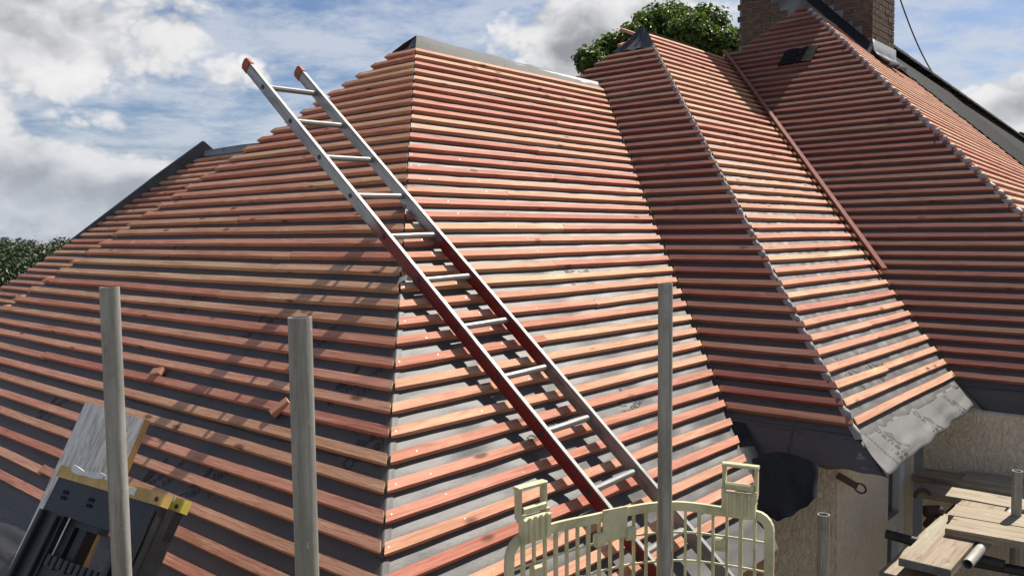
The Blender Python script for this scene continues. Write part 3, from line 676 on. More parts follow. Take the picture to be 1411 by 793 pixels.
# lead: apron at the foot of the side face, stepped flashing on the front face
fz = 2.03
rows = []
for i in range(13):
    t = i/12; p = ch_c+ch_r*(CL*t*1.06-0.02); w = 0.012*math.sin(t*17)+0.008*math.sin(t*41)
    rows.append([p+hB*0.012+V(0, 0, fz+0.20), p+hB*0.016+V(0, 0, fz+0.08), p+hB*(0.05+w)+V(0, 0, fz+0.03), p+hB*(0.16+w*2)+V(0, 0, fz-0.075+w)])
strip('lead_flashing', rows, 'lead', solid=0.004)
m = MB()
def fz_at(p):   # height of slope F above a plan point
    t, r, ph_ = PLANES['F']; return (r-(p.x*math.cos(t)+p.y*math.sin(t)))*math.tan(ph_)
for i in range(11):
    x0, x1 = i*0.11, i*0.11+0.13; pm = ch_c+ch_f*(x0+x1)/2; zl = fz_at(ch_c+ch_f*x0)
    top = round((zl+0.22)/0.075)*0.075
    m.box(pm+hA*(0.006+0.001*(i % 2))+V(0, 0, (top+zl-0.3)/2), ch_f, hA, V(0, 0, 1), x1-x0, 0.004, top-zl+0.3)
m.build('lead_flashing', M['lead'], house)
rows = []
for i in range(9):
    t = i/8; p = ch_c+ch_f*(-0.02+1.3*t)+hA*0.05; z = fz_at(p)
    rows.append([p+hA*0.10+V(0, 0, fz_at(p+hA*0.10)-0.01), p+hA*0.03+V(0, 0, z+0.06), p-hA*0.03+V(0, 0, z+0.13)])
strip('chimney_upstand', rows, 'valley_black')

# ---- old tiling left on the far slope, with its ridge
oldroof = None
nF, aF, uF = nvec('F'), along('F'), upslope('F')
zr = 2.98
rp = V(6.36*zr/3.0, 14.07*zr/3.0, zr)
base_me = MB(); L0 = at_z('F', bFlow, 0.4)
def F_at(z, s):
    o = hvec('F')*rz('F', z)+V(0, 0, z); return o+aF*s
s_cut = lambda z: bFlow.hit(hvec('F')*rz('F', z)+V(0, 0, z), aF)
q = [(0.3, 0.02), (2.85, 0.02), (2.85, 30.0), (0.3, 30.0)]
vs = [F_at(0.3, s_cut(0.3)+0.03), F_at(2.85, s_cut(2.3)), F_at(2.85, s_cut(2.3)+26), F_at(0.3, s_cut(0.3)+26)]
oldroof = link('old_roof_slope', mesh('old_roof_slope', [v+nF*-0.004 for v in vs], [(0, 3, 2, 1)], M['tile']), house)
tm = []
for _ in range(5):
    m = MB(); 
    for i in range(3):
        pass
    b = random.uniform(-0.0015, 0.0015)
    vsx = []
    for j in range(4):
        u = (j/3-0.5); cz = -0.010*(2*u)**2
        vsx += [(u*0.160, -0.165, 0.012+cz+b), (u*0.160, 0.10, 0.0+cz), (u*0.160, -0.165, 0.0+cz+b), (u*0.160, 0.10, -0.012+cz)]
    f = []
    for j in range(3):
        a = j*4; f += [(a, a+4, a+5, a+1), (a, a+2, a+6, a+4)]
    f += [(0, 1, 3, 2), (12, 14, 15, 13)]
    tm.append(mesh('roof_tile', vsx, f, M['tile']))
cnt = 0; rest = MB()
g_t = 0.115
zz = 0.55; row = 0
while zz < 2.90:
    s = s_cut(min(zz, 2.3)) + (0.02 if zz < 2.1 else 0) + (0.0825 if row % 2 else 0) + random.uniform(0, .03)
    if zz > 2.0: s = max(s, s_cut(2.05)-0.2)
    k = 0
    while k < 40:
        c = F_at(zz, s)+nF*0.022; mw = frame(c, aF, uF, nF) @ Matrix.Rotation(random.gauss(0, 0.005), 4, 'Z') @ Matrix.Rotation(0.075+random.gauss(0, 0.006), 4, 'X')
        if cnt < 300 and k < 13: link('roof_tile', random.choice(tm), oldroof, mw); cnt += 1
        else:
            me_ = random.choice(tm); rest.add([mw @ v.co for v in me_.vertices], [tuple(p.vertices) for p in me_.polygons])
        s += 0.167; k += 1
    zz += g_t*math.sin(PLANES['F'][2]); row += 1
ro = rest.build('roof_tile', M['tile'], oldroof); ro['kind'] = 'stuff'
d0 = bFlow.hit(rp, aF)
for k in range(52):
    a = rp+aF*(-2.2+k*0.45); m = MB(); pr = []
    for i in range(9):
        an = PI*i/8; pr.append(hvec('F')*math.cos(an)*0.125+V(0, 0, math.sin(an)*0.105-0.10+0.004*(k % 2)))
    m.sweep([a+aF*0.004, a+aF*0.446], [pr, pr]); m.sweep([a-aF*0.006, a+aF*0.004], [[p*1.02 for p in pr]]*2, 1)
    m.build('ridge_tile', [M['tile'], M['mortar']], oldroof, True)
# far side of that ridge so that it closes
strip('old_roof_back', [[rp+aF*-2.2+V(0, 0, -0.05), rp+aF*-2.2-hvec('F')*2.5+V(0, 0, -2.5)], [rp+aF*22+V(0, 0, -0.05), rp+aF*22-hvec('F')*2.5+V(0, 0, -2.5)]], 'tile', smooth=False)

# ------------------------------------------------------------------ printed lettering on the membrane (part of the sheet it is printed on)
def lettering(text, size):
    cu = bpy.data.curves.new('lettering', 'FONT'); cu.body = text; cu.size = size; cu.resolution_u = 3; cu.align_x = 'LEFT'; cu.space_character = 1.03
    o = bpy.data.objects.new('tmp', cu); C.objects.link(o); dg = bpy.context.evaluated_depsgraph_get(); me = bpy.data.meshes.new_from_object(o.evaluated_get(dg))
    bpy.data.objects.remove(o); return me
from mathutils.bvhtree import BVHTree
def print_on(sheet_obj, k, p, ang, items, mat='print', lift=0.0022):
    """items: list of (mesh, dx, dy); lies on the sheet by projecting every vertex along the slope normal"""
    dg = bpy.context.evaluated_depsgraph_get(); tree = TREES.get(sheet_obj.name)
    if tree is None:
        tree = BVHTree.FromPolygons([v.co for v in sheet_obj.data.vertices], [tuple(f.vertices) for f in sheet_obj.data.polygons]); TREES[sheet_obj.name] = tree
    nrm, ax, upk = nvec(k), along(k), upslope(k)
    x = ax*math.cos(ang)+upk*math.sin(ang); y = nrm.cross(x)
    bm = bmesh.new()
    for me, dx, dy in items:
        b2 = bmesh.new(); b2.from_mesh(me); bmesh.ops.triangulate(b2, faces=b2.faces)
        for _ in range(3):
            es = [e for e in b2.edges if e.calc_length() > 0.016]
            if es: bmesh.ops.subdivide_edges(b2, edges=es, cuts=1); bmesh.ops.triangulate(b2, faces=b2.faces)
        for v in b2.verts: v.co = v.co+V(dx, dy, 0)
        t = bpy.data.meshes.new('t'); b2.to_mesh(t); b2.free(); bm.from_mesh(t); bpy.data.meshes.remove(t)
    dead = []
    for v in bm.verts:
        w = p + x*v.co.x + y*v.co.y; hit = tree.ray_cast(w+nrm*0.15, -nrm, 0.4)
        if hit[0] is None: dead.append(v)
        else: v.co = hit[0]+nrm*lift
    bmesh.ops.delete(bm, geom=dead, context='VERTS')
    if not bm.faces: bm.free(); return
    me = bpy.data.meshes.new('lettering'); bm.to_mesh(me); bm.free(); me.materials.append(M[mat])
    for poly in me.polygons:
        if poly.normal.dot(nrm) < 0: poly.flip()
    link('lettering', me, sheet_obj)['kind'] = 'stuff'
TREES = {}
def shape(pts):
    me = bpy.data.meshes.new('s'); me.from_pydata([(*p, 0) for p in pts], [], [tuple(range(len(pts)))]); return me
T_dan, T_135, T_www = lettering('Danelaw', 0.075), lettering('135', 0.05), lettering('www.hambleside-danelaw.co.uk', 0.034)
chev1 = shape([(0, 0), (0.035, 0.045), (0.07, 0), (0.035, -0.02)]); chev2 = shape([(0, 0), (0.045, 0.06), (0.06, 0.05), (0.022, -0.01)])
logo = [(T_dan, 0, 0), (T_135, 0.13, -0.062), (chev1, 0.05, 0.068), (chev2, 0.12, 0.07)]
def on_plane(k, x, y):
    d = px_dir(x, y); n_ = nvec(k); q = hvec(k)*rz(k, 0); return d*(n_.dot(q)/n_.dot(d))
upA = math.radians(52)
for x, y in ((-2.62, 4.46), (-2.25, 4.16), (-1.62, 3.46), (-1.34, 3.26), (-1.9, 4.62), (-1.35, 4.05), (-1.02, 3.72), (-0.75, 3.30), (-0.62, 2.95), (-0.98, 4.52), (-1.5, 5.0), (-0.7, 4.9), (-2.3, 5.35)):
    t, r, ph_ = PLANES['A']; z = (r-(x*math.cos(t)+y*math.sin(t)))*math.tan(ph_)
    print_on(sheets['A'], 'A', V(x, y, z), upA, logo)
for x, y in ((0.1, 3.35), (0.55, 3.85), (0.35, 4.6)):
    t, r, ph_ = PLANES['B']; z = (r-(x*math.cos(t)+y*math.sin(t)))*math.tan(ph_); print_on(sheets['B'], 'B', V(x, y, z), math.radians(20), logo, 'print')
for s in (0.10, 0.42, 0.75, 1.05):
    p = c_hip0.lerp(d_val0, s); print_on(apD, 'D', p+upslope('D')*(0.01-0.03*(s > .3))+aB*0.02, math.radians(-88), logo, 'print_pale')
for s in (-0.75, -0.35, 0.0):
    p = c_hip0.lerp(d_val0, 0.45+s*0.5); print_on(sheets['D'], 'D', p+upslope('D')*0.45, math.radians(-88), logo, 'print_pale')
print_on(apD, 'D', c_hip0+aB*0.06+upslope('D')*0.02, math.radians(-88), [(T_www, 0, 0)], 'print_pale')
print_on(apC, 'C', c_val0.lerp(c_hip0, 0.52)+upslope('C')*0.0, math.radians(-88), [(T_www, 0, 0)], 'print')

# ------------------------------------------------------------------ ladder, lying on the battens of the near slope
U = V(0.1760, -0.1430, -0.1970); P5 = V(-0.588, 3.884, 0.0)         # one rung spacing, centre of left rail at rung 5
Wv = along('B')*0 + V(0, 0, 0)
LADDER = dict(P=V(-0.5845, 3.9045, -0.0015), U=V(0.1758, -0.1425, -0.1970), W=0.334)
ld = LADDER; u_ = ld['U'].normalized(); sp_ = ld['U'].length
wd = V(0.7489, 0.6621, 0.0); wd = (V(0.66, 0.75, 0)-u_*u_.dot(V(0.66, 0.75, 0))).normalized(); ln = wd.cross(u_).normalized()
if ln.z < 0: ln = -ln
lad = root('ladder', ld['P']+ld['U']*8.2, 'long aluminium ladder with worn red rails lying up the battened roof slope', 'ladder')
def rail(P, inner):
    m = MB(); a = P-ld['U']*4.66; b = P+ld['U']*8.3; h, t = 0.030, 0.0125; f = 0.003; s = inner
    pr = [(-t, -h), (t, -h), (t, h), (-t, h)]
    prof = [wd*x+ln*y for x, y in [(-t+f, -h), (t-f, -h), (t, -h+f), (t, h-f), (t-f, h), (-t+f, h), (-t, h-f), (-t, -h+f)]]
    m.sweep([a, b], [prof, prof], 0)
    m2 = [0]*len(m.f)
    o = m.build('rail', [M['rail'] if inner > 0 else M['rail_right'], M['alu']], lad, local=frame(a, u_, ln, u_.cross(ln)))
    for p in o.data.polygons:
        if abs(p.normal.y) > 0.6: p.material_index = 1
    c = MB(); q = a-u_*0.02
    c.box(a+u_*0.002, u_, wd, ln, 0.045, 0.034, 0.070, 0, 0.008); c.box(a-u_*0.026, u_, wd, ln, 0.012, 0.026, 0.058, 0, 0.01)
    c.build('end_cap', M['rubber'], lad, local=frame(a, u_, wd, ln)); return o
rail(ld['P'], 1); rail(ld['P']+wd*ld['W'], -1)
for k in range(1, 14):
    c0 = ld['P']+ld['U']*(k-5); m = MB(); r = 0.0145
    pr = []
    for i in range(16):
        a = 2*PI*i/16; rr = r*(1.0 if i % 2 else 0.93); pr.append(u_*math.cos(a)*rr + ln*math.sin(a)*rr)
    m.sweep([c0+wd*0.012, c0+wd*(ld['W']-0.012)], [pr, pr])
    m.build('rung', M['alu'], lad, local=frame(c0, wd, u_, wd.cross(u_)))
    m = MB(); m.tube(c0-wd*0.0115, c0-wd*0.0150, 0.012, 10); m.build('rung_end', M['galv_dark'], lad)

# ------------------------------------------------------------------ scaffold standards and tubes
def pole(x, y, ztop, label, tilt=(0, 0), zbot=-3.5, r=0.02415, mat='galv', name='scaffold_pole', group='upright scaffold poles'):
    b = V(x+tilt[0], y+tilt[1], zbot); t = V(x, y, ztop); m = MB(); d = (t-b).normalized(); xx = d.orthogonal().normalized()
    m.tube(b, t, r, 20, 0, 0.004); o = m.build(name, M[mat], None, True, local=frame(b, xx, d.cross(xx), d)); return tag(o, label, 'scaffold pole', group)
pole(-1.030, 2.150, -0.123, 'galvanised scaffold pole standing in front of the yellow topped sawhorse', (0.02, 0))
pole(-0.429, 1.693, -0.161, 'thickest looking scaffold pole, between the sawhorse and the ladder', (0.015, 0))
pole(0.5105, 2.795, -0.163, 'scaffold pole standing right against the cream brick guard', (0.0, 0))
pole(1.288, 3.434, -1.167, 'short dark pole end in front of the rendered wall corner', zbot=-3.5)
pole(2.58, 4.242, -1.223, 'short pole end among the scaffold boards at the right edge', zbot=-3.5)
def tube(a, b, label, mat='galv', r=0.02415):
    a, b = Vector(a), Vector(b); d = (b-a).normalized(); xx = d.orthogonal().normalized(); m = MB(); m.tube(a, b, r, 18, 0, 0.004)
    o = m.build('scaffold_tube', M[mat], None, True, local=frame(a, xx, d.cross(xx), d)); return tag(o, label, 'scaffold tube', 'lying scaffold tubes')
tube(from_px(1333, 777, 3.85), from_px(1333, 777, 3.85)+aB*1.6, 'open ended grey scaffold tube poking out beneath the boards')
tube(from_px(1221, 735, 4.35), from_px(1221, 735, 4.35)+V(0.75, -0.62, -0.06)*0.55, 'dark tube running out from the wall beside the window', 'galv_dark')
tube(from_px(1330, 772, 4.25), from_px(1330, 772, 4.25)+V(0.75, -0.5, 0)*1.4+V(0, 0, 0.0), 'dark tube lying under the right hand boards', 'galv_dark')
m = MB(); cc = from_px(1281, 697, 4.75)
m.path([cc+V(-0.04, 0, 0.05)+V(0.045*math.cos(a), 0, 0.045*math.sin(a)) for a in [0.4+i*0.45 for i in range(7)]], 0.011, 7); m.box(cc+V(0.02, 0, -0.03), V(1, 0, 0), V(0, 1, 0), V(0, 0, 1), 0.09, 0.06, 0.06, 0, 0.01)
m.tube(cc+V(0.0, -0.03, -0.05), cc+V(0.0, 0.04, -0.12), 0.018, 10)
tag(m.build('scaffold_coupler', M['rust']), 'rusty open scaffold coupler against the shaded wall', 'coupler')

# ------------------------------------------------------------------ scaffold boards
def board(p, d, length, width, z, label, thick=0.038, name='scaffold_board', mats=('plank', 'plank'), roll=0.0, hoop=True, grp='scaffold boards on the platform'):
    """p = near corner on the left in plan, d = direction of length, board extends to the left of d"""
    d = Vector(d).normalized(); y = V(-d.y, d.x, 0); o = V(p[0], p[1], z); m = MB(); nseg = 8
    for_prof = lambda u: [y*(0.004*noise.noise(V(u*3, z*9, 1)))+V(0, 0, -thick), y*(width+0.004*noise.noise(V(u*3, 4, z*7)))+V(0, 0, -thick), y*(width-0.003)+V(0, 0, 0.0015*noise.noise(V(u*2, 1, 1))), y*0.003+V(0, 0, 0.0)]
    pts = [o+d*length*i/nseg+V(0, 0, 0.004*math.sin(i*1.3)) for i in range(nseg+1)]
    m.sweep(pts, [for_prof(i/nseg*length) for i in range(nseg+1)])
    b = m.build(name, M[mats[0]], None, local=frame(o, d, y, V(0, 0, 1)))
    if hoop:
        h = MB(); h.box(o-d*0.0015+y*width/2+V(0, 0, -thick/2), y, d, V(0, 0, 1), width*0.98, 0.002, thick*0.9); h.box(o+d*0.03+y*width/2+V(0, 0, 0.0012), y, d, V(0, 0, 1), width*0.0+0.001, 0.001, 0.001)
        hb = h.build('hoop_iron', M['lead'], b)
    return tag(b, label, 'scaffold board', grp)
eA = along('A'); eB = aB
zp = -1.50
board(V(1.945, 3.66, 0), eB, 2.2, 0.225, zp, 'bare scaffold board with a long split, running along the wall')
board(V(1.875, 3.70, 0), eB, 2.8, 0.225, zp-0.08, 'lowest scaffold board, half in shade, under the split board')
e2 = V(math.cos(math.radians(-38)), math.sin(math.radians(-38)), 0); pe = V(2.128, 4.07, 0); ny = V(-e2.y, e2.x, 0)
board(pe, e2, 2.6, 0.225, zp+0.042, 'sunlit scaffold board laid across the others, nearest of the crossing pair')
board(pe+ny*0.232+e2*-0.03, e2, 2.6, 0.225, zp+0.042, 'crossing scaffold board behind the sunlit one, half shaded')
board(cD-aB*0.29+aA*0.02, aA, 2.4, 0.225, zp+0.02, 'shaded board at the back against the far rendered wall')
board(cD-aB*0.53+aA*0.10, aA, 2.4, 0.225, zp+0.0, 'dark board second from the far rendered wall, ending near the rusty coupler')
m = MB(); q = from_px(1385, 672, 4.97); m.box(q, e2, ny, V(0, 0, 1), 0.42, 0.20, 0.10, 0, 0.012)
tag(m.build('timber_block', M['plank'], None, local=frame(q, e2, ny, V(0, 0, 1))), 'dark timber block standing behind the crossing boards', 'timber block')
# ------------------------------------------------------------------ brick guard
def guard():
    ctl = [V(-0.030, 2.530, 0), V(0.16, 2.690, 0), V(0.35, 2.818, 0), V(0.508, 2.868, 0), V(0.62, 2.868, 0), V(0.725, 2.828, 0), V(0.80, 2.79, 0), V(0.868, 2.745, 0)]
    def at(t):
        f = t*(len(ctl)-1); i = min(int(f), len(ctl)-2); u = f-i
        p = [ctl[max(i-1, 0)], ctl[i], ctl[i+1], ctl[min(i+2, len(ctl)-1)]]
        return 0.5*((2*p[1])+(p[2]-p[0])*u+(2*p[0]-5*p[1]+4*p[2]-p[3])*u*u+(3*p[1]-p[0]-3*p[2]+p[3])*u**3)
    N_ = 60; pts = [at(i/N_) for i in range(N_+1)]; acc = [0.0]
    for a, b in zip(pts, pts[1:]): acc.append(acc[-1]+(b-a).length)
    Ltot = acc[-1]
    def s_at(s):
        s = max(0, min(Ltot, s))
        for i in range(N_):
            if acc[i+1] >= s:
                u = (s-acc[i])/(acc[i+1]-acc[i]); p = pts[i].lerp(pts[i+1], u); d = (pts[min(i+2, N_)]-pts[max(i-1, 0)]).normalized(); return p, d
        return pts[-1], (pts[-1]-pts[-2]).normalized()
    zt_, zb_ = -0.945, -1.62
    g = root('brick_guard', (0.45, 2.85, zb_), 'bowed cream plastic brick guard with two hook clips beside the ladder', 'brick guard')
    tilt = lambda z: V(0, 0, 0)
    def bar(s_list, z_list, w, t, name, up=None):
        m = MB(); P = []; prof = []
        for s, z in zip(s_list, z_list):
            p, d = s_at(s); P.append(p+V(0, 0, z)); nn = V(d.y, -d.x, 0); prof.append((d, nn))
        pr = []
        for i, (d, nn) in enumerate(prof):
            dd = (P[min(i+1, len(P)-1)]-P[max(i-1, 0)]).normalized(); side = dd.cross(nn).normalized()
            pr.append([side*a*w/2+nn*b*t/2 for a, b in ((-1, -1), (1, -1), (1, 1), (-1, 1))])
        m.sweep(P, pr); return m
    # frame: round cornered
    r = 0.045; ss, zs = [], []
    for z in (zb_, -1.3, zt_-r-0.03): ss.append(0.018); zs.append(z)
    for i in range(1, 6): a = PI/2*i/5; ss.append(0.018+r-r*math.cos(a)); zs.append(zt_-r+r*math.sin(a)-0.012*(1-i/5))
    for i in range(1, 30): ss.append(r+0.02+(Ltot-2*r-0.04)*i/30); zs.append(zt_+0.004*math.sin(i*0.4))
    for i in range(0, 6): a = PI/2*i/5; ss.append(Ltot-0.018-r+r*math.sin(a)); zs.append(zt_-r+r*math.cos(a))
    for z in (-1.3, zb_): ss.append(Ltot-0.018); zs.append(z)
    bar(ss, zs, 0.031, 0.014, 'frame').build('frame', M['guard'], g)
    step_ = 0.047; k = 0; s = 0.075
    while s < Ltot-0.05:
        thick = 0.009 if k % 3 else 0.0125
        bar([s, s], [zb_, zt_-0.01], thick, 0.010, 'bar').build('bar', M['guard'], g); s += step_; k += 1
    for z in (-1.035, -1.135, -1.24, -1.35, -1.46, -1.57):
        bar([0.02+(Ltot-0.04)*i/40 for i in range(41)], [z]*41, 0.0062, 0.006, 'cross_bar').build('cross_bar', M['guard'], g)
    # plate
    p, d = s_at(0.46); nn = V(d.y, -d.x, 0); m = MB(); m.box(p+nn*0.016+V(0, 0, zt_-0.03), d, nn, V(0, 0, 1), 0.098, 0.008, 0.105); m.build('name_plate', M['guard'], g)
    for s in (0.395, 0.525, 0.10+0.02, 0.855):
        p, d = s_at(s); nn = V(d.y, -d.x, 0); m = MB(); m.box(p+nn*0.012+V(0, 0, zt_-0.075 if s < .6 and s > .2 else zt_-0.115), d, nn, V(0, 0, 1), 0.034, 0.026, 0.045, 0, 0.006); m.build('pocket', M['guard'], g)
    def clip(s):
        p, d = s_at(s); nn = V(d.y, -d.x, 0); Z = V(0, 0, 1); o = p+V(0, 0, zt_)
        m = MB()
        m.box(o+Z*0.030+nn*0.014, d, nn, Z, 0.112, 0.030, 0.085, 0, 0.008)           # body
        for q in (-0.036, -0.012, 0.012, 0.036): m.box(o+Z*0.034+nn*0.031+d*q, Z, nn, d, 0.078, 0.010, 0.010, 0, 0.003)
        c = m.build('clip', M['guard'], g, local=frame(o, d, nn, Z))
        m = MB()
        for q in (-0.052, 0.052): m.box(o+Z*0.112+nn*(-0.004)+d*q*1.03, Z, nn, d, 0.10, 0.030, 0.011, 0, 0.003)
        m.box(o+Z*0.160-nn*0.006, d, nn, Z, 0.122, 0.030, 0.011, 0, 0.003); m.box(o+Z*0.090+nn*0.010, d, nn, Z, 0.095, 0.016, 0.026, 0, 0.006)
        for q in (-0.052, 0.052): m.box(o+Z*0.068+nn*0.006+d*q, Z, nn, d, 0.03, 0.034, 0.014, 0, 0.003)
        m.build('hook_loop', M['guard'], c, local=frame(o, d, nn, Z))
    clip(0.115); clip(Ltot-0.118)
guard()

# ------------------------------------------------------------------ leaning board and sawhorse at the left
tb = V(0.753, -0.658, 0); be = math.radians(63); db = V(-0.658*math.cos(be), -0.753*math.cos(be), -math.sin(be)); nb = tb.cross(db).normalized()
if nb.y > 0: nb = -nb
tl = V(-1.523, 2.97, -0.578); m = MB(); nseg = 14
prof_pts = []
for i in range(nseg+1):
    u = i/nseg*1.32; j1, j2 = 0.006*noise.noise(V(u*9, 1, 1)), 0.006*noise.noise(V(u*9, 5, 1))
    prof_pts.append([tb*j1, tb*(0.452+j2), tb*(0.455+j2)-nb*0.019, tb*j1-nb*0.019])
m.sweep([tl+db*(i/nseg*1.32)+db*0.0 for i in range(nseg+1)], prof_pts)
bo = m.build('board', [M['board'], M['board_edge']], None, local=frame(tl, db, tb, db.cross(tb)))
for p in bo.data.polygons:
    wn = (bo.matrix_basis.to_3x3() @ p.normal)
    if abs(wn.dot(nb)) < 0.8: p.material_index = 1
tag(bo, 'weathered white stained wooden board leaning behind the sawhorse', 'board')

def sawhorse():
    R0 = V(-0.996, 2.353, -0.748); Lf = V(-1.400, 2.570, -0.722); t = (R0-Lf); W = t.length; t.normalize()
    b = math.radians(59); hz = V(t.y, -t.x, 0).normalized()
    if hz.y > 0: hz = -hz
    d = (hz*math.cos(b)+V(0, 0, -math.sin(b))); d = (d-t*d.dot(t)).normalized(); n_ = t.cross(d).normalized()
    if n_.y > 0: n_ = -n_
    g = root('sawhorse', Lf+d*0.85, 'folded black plastic sawhorse with yellow top strips and torn tape', 'sawhorse')
    def rect(m, x0, x1, y0, y1, z0, z1, bev=0.003):
        m.box(Lf+t*(x0+x1)/2+d*(y0+y1)/2+n_*(z0+z1)/2, d, t, n_, y1-y0, x1-x0, z1-z0, 0, bev)
    fr = frame(Lf, t, d, t.cross(d))
    def B(name, parts, mat, par=g):
        m = MB()
        for p in parts: rect(m, *p)
        return m.build(name, M[mat], par, local=fr)
    # front half: header, two ribbed legs, lower shelf panel
    front = B('front_frame', [(0.0, W, 0.012, 0.115, -0.020, 0.006), (0.0, 0.10, 0.115, 0.84, -0.02, 0.004), (W-0.10, W, 0.115, 0.84, -0.02, 0.004), (0.10, W-0.10, 0.235, 0.62, -0.02, -0.004)], 'black_plastic')
    B('leg_rib', [(0.006, 0.022, 0.115, 0.84, 0.004, 0.022), (0.070, 0.088, 0.12, 0.84, 0.004, 0.018), (W-0.022, W-0.006, 0.03, 0.84, 0.006, 0.024), (W-0.09, W-0.07, 0.12, 0.84, 0.004, 0.02), (0.10, 0.135, 0.115, 0.24, -0.06, -0.02), (0.145, 0.18, 0.115, 0.24, -0.075, -0.03), (0.10, 0.24, 0.10, 0.135, -0.06, -0.02)], 'black_plastic', front)
    B('shelf_tooth', [(0.115+0.026*i, 0.133+0.026*i, 0.225, 0.255+0.006*(i % 2), -0.004, 0.008) for i in range(9)], 'black_plastic', front)
    for x in (0.055, 0.175, 0.295):
        B('slot', [(x, x+0.020, 0.045, 0.055, 0.0062, 0.0075), (x+0.002, x+0.022, 0.062, 0.072, 0.0062, 0.0075)], 'dark', front)
    B('round_hole', [(0.215, 0.232, 0.31, 0.328, -0.0035, -0.0025)], 'dark', front)
    B('top_strip', [(-0.008, W+0.004, -0.022, 0.014, -0.024, 0.012)], 'amber_tape')
    back = V(0, 0, 0)
    o = -0.085
    B('back_frame', [(0.03, W-0.015, 0.012, 0.10, o-0.02, o), (0.03, 0.12, 0.10, 0.84, o-0.02, o), (W-0.11, W-0.015, 0.10, 0.84, o-0.02, o), (W-0.04, W-0.015, 0.012, 0.84, o, o+0.05)], 'black_plastic')
    B('top_strip', [(0.0, W-0.002, -0.026, 0.012, o-0.022, o+0.012)], 'yellow_plastic')
    for x, oo in ((W-0.018, 0.0125), (W-0.022, o+0.0125)):
        m = MB(); c = Lf+t*x+n_*oo-d*0.002; m.tube(c, c+n_*0.002, 0.007, 12); m.build('bolt_hole', M['rust'], g)
    m = MB(); pts = []
    for i in range(13):
        u = i/12; pts.append(Lf+t*(0.05+0.30*u)+d*(-0.024+0.006*math.sin(u*9)+0.016*u)+n_*(0.012+0.004*math.sin(u*23)))
    m.sweep(pts, [[t.cross(n_)*a*(0.008+0.003*math.sin(i*1.7))+n_*c*0.003 for a, c in ((-1, -1), (1, -1), (1, 1), (-1, 1))] for i in range(13)]); m.build('torn_tape', M['white_tape'], g)
    for x in (0.10, 0.20, 0.33, 0.40):
        B('tape_scrap', [(x, x+random.uniform(.015, .03), -0.0265, -0.012, o+0.0125, o+0.0135)], 'white_tape')
sawhorse()

# ------------------------------------------------------------------ small loose things on the roof
def loose(k, p, q, label, lift_):
    p, q = Vector(p), Vector(q); x = (q-p).normalized(); nn = nvec(k)*0.5+nvec('E')*0.5; y = nn.cross(x).normalized(); zz = x.cross(y)
    m = MB(); m.box((p+q)/2+zz*lift_, x, y, zz, (q-p).length, 0.038, 0.025, 0, 0.0015)
    return tag(m.build('loose_batten', M['batten_shaded'], None, local=frame(p, x, y, zz)), label, 'batten')
va, vb = meet('D', 'E', zn(-10.0)), meet('D', 'E', zn(24.4))
loose('D', va+V(0, 0, 0.02), vb+V(0, 0, 0.02), 'single long batten lying down the valley across the rows', 0.03)
def offcut(k, x, y, l, ang, label):
    p = on_plane(k, x, y); ax, upk, nn = along(k), upslope(k), nvec(k); d = ax*math.cos(ang)+upk*math.sin(ang); y_ = nn.cross(d); m = MB()
    m.box(p+nn*0.0, d, y_, nn, l, 0.038, 0.025, 0, 0.001)
    return tag(m.build('batten_offcut', M['batten'], None, local=frame(p, d, y_, nn)), label, 'wood offcut', 'batten offcuts left on the roof')
offcut('A', 217, 512, 0.075, 0.25, 'small wooden offcut lying on the underlay between two rows on the left slope')
offcut('A', 386, 561, 0.085, 1.1, 'short offcut perched on a batten just left of the thick pole')
def loose_tile(x, y, label):
    p = on_plane('E', x, y); ax, upk, nn = along('E'), upslope('E'), nvec('E'); m = MB(); vs = []
    for j in range(5):
        u = j/4-0.5; cz = -0.012*(2*u)**2
        vs += [(u*0.168, -0.13, 0.012+cz), (u*0.168, 0.13, 0.012+cz), (u*0.168, -0.13, cz), (u*0.168, 0.13, cz)]
    f = []
    for j in range(4): a = j*4; f += [(a, a+4, a+5, a+1), (a+2, a+3, a+7, a+6), (a, a+2, a+6, a+4), (a+1, a+5, a+7, a+3)]
    f += [(0, 1, 3, 2), (16, 18, 19, 17)]
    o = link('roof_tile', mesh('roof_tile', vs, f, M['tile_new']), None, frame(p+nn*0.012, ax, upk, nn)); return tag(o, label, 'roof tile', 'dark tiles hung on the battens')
loose_tile(1088, 80, 'left one of the two dark tiles hung on the battens below the chimney')
loose_tile(1112, 76, 'right one of the two dark tiles hung on the battens below the chimney')
# bent scraps of membrane at the near hip, under the ladder
for f in (17.4, 22.6):
    p = meet('A', 'B', zn(f)); strip('membrane_flap', [[p+V(-.012, -.03, -.02), p+V(.0, -.01, .012)], [p+V(.02, -.02, .0), p+V(.03, 0, .022)], [p+V(.05, -.0, -.005), p+V(.055, .01, .004)]], 'hip_membrane')

# ------------------------------------------------------------------ overhead cable
m = MB(); a = from_px(1238, -8, 15); b = from_px(1310, 128, 17.0); pts = []
for i in range(15): t = i/14; pts.append(a.lerp(b, t)+V(0, 0, -0.28*4*t*(1-t)))
m.path(pts, 0.012, 6)
tag(m.build('overhead_cable', M['cable']), 'thin dark cable sagging down from the sky to the tiled ridge', 'cable')

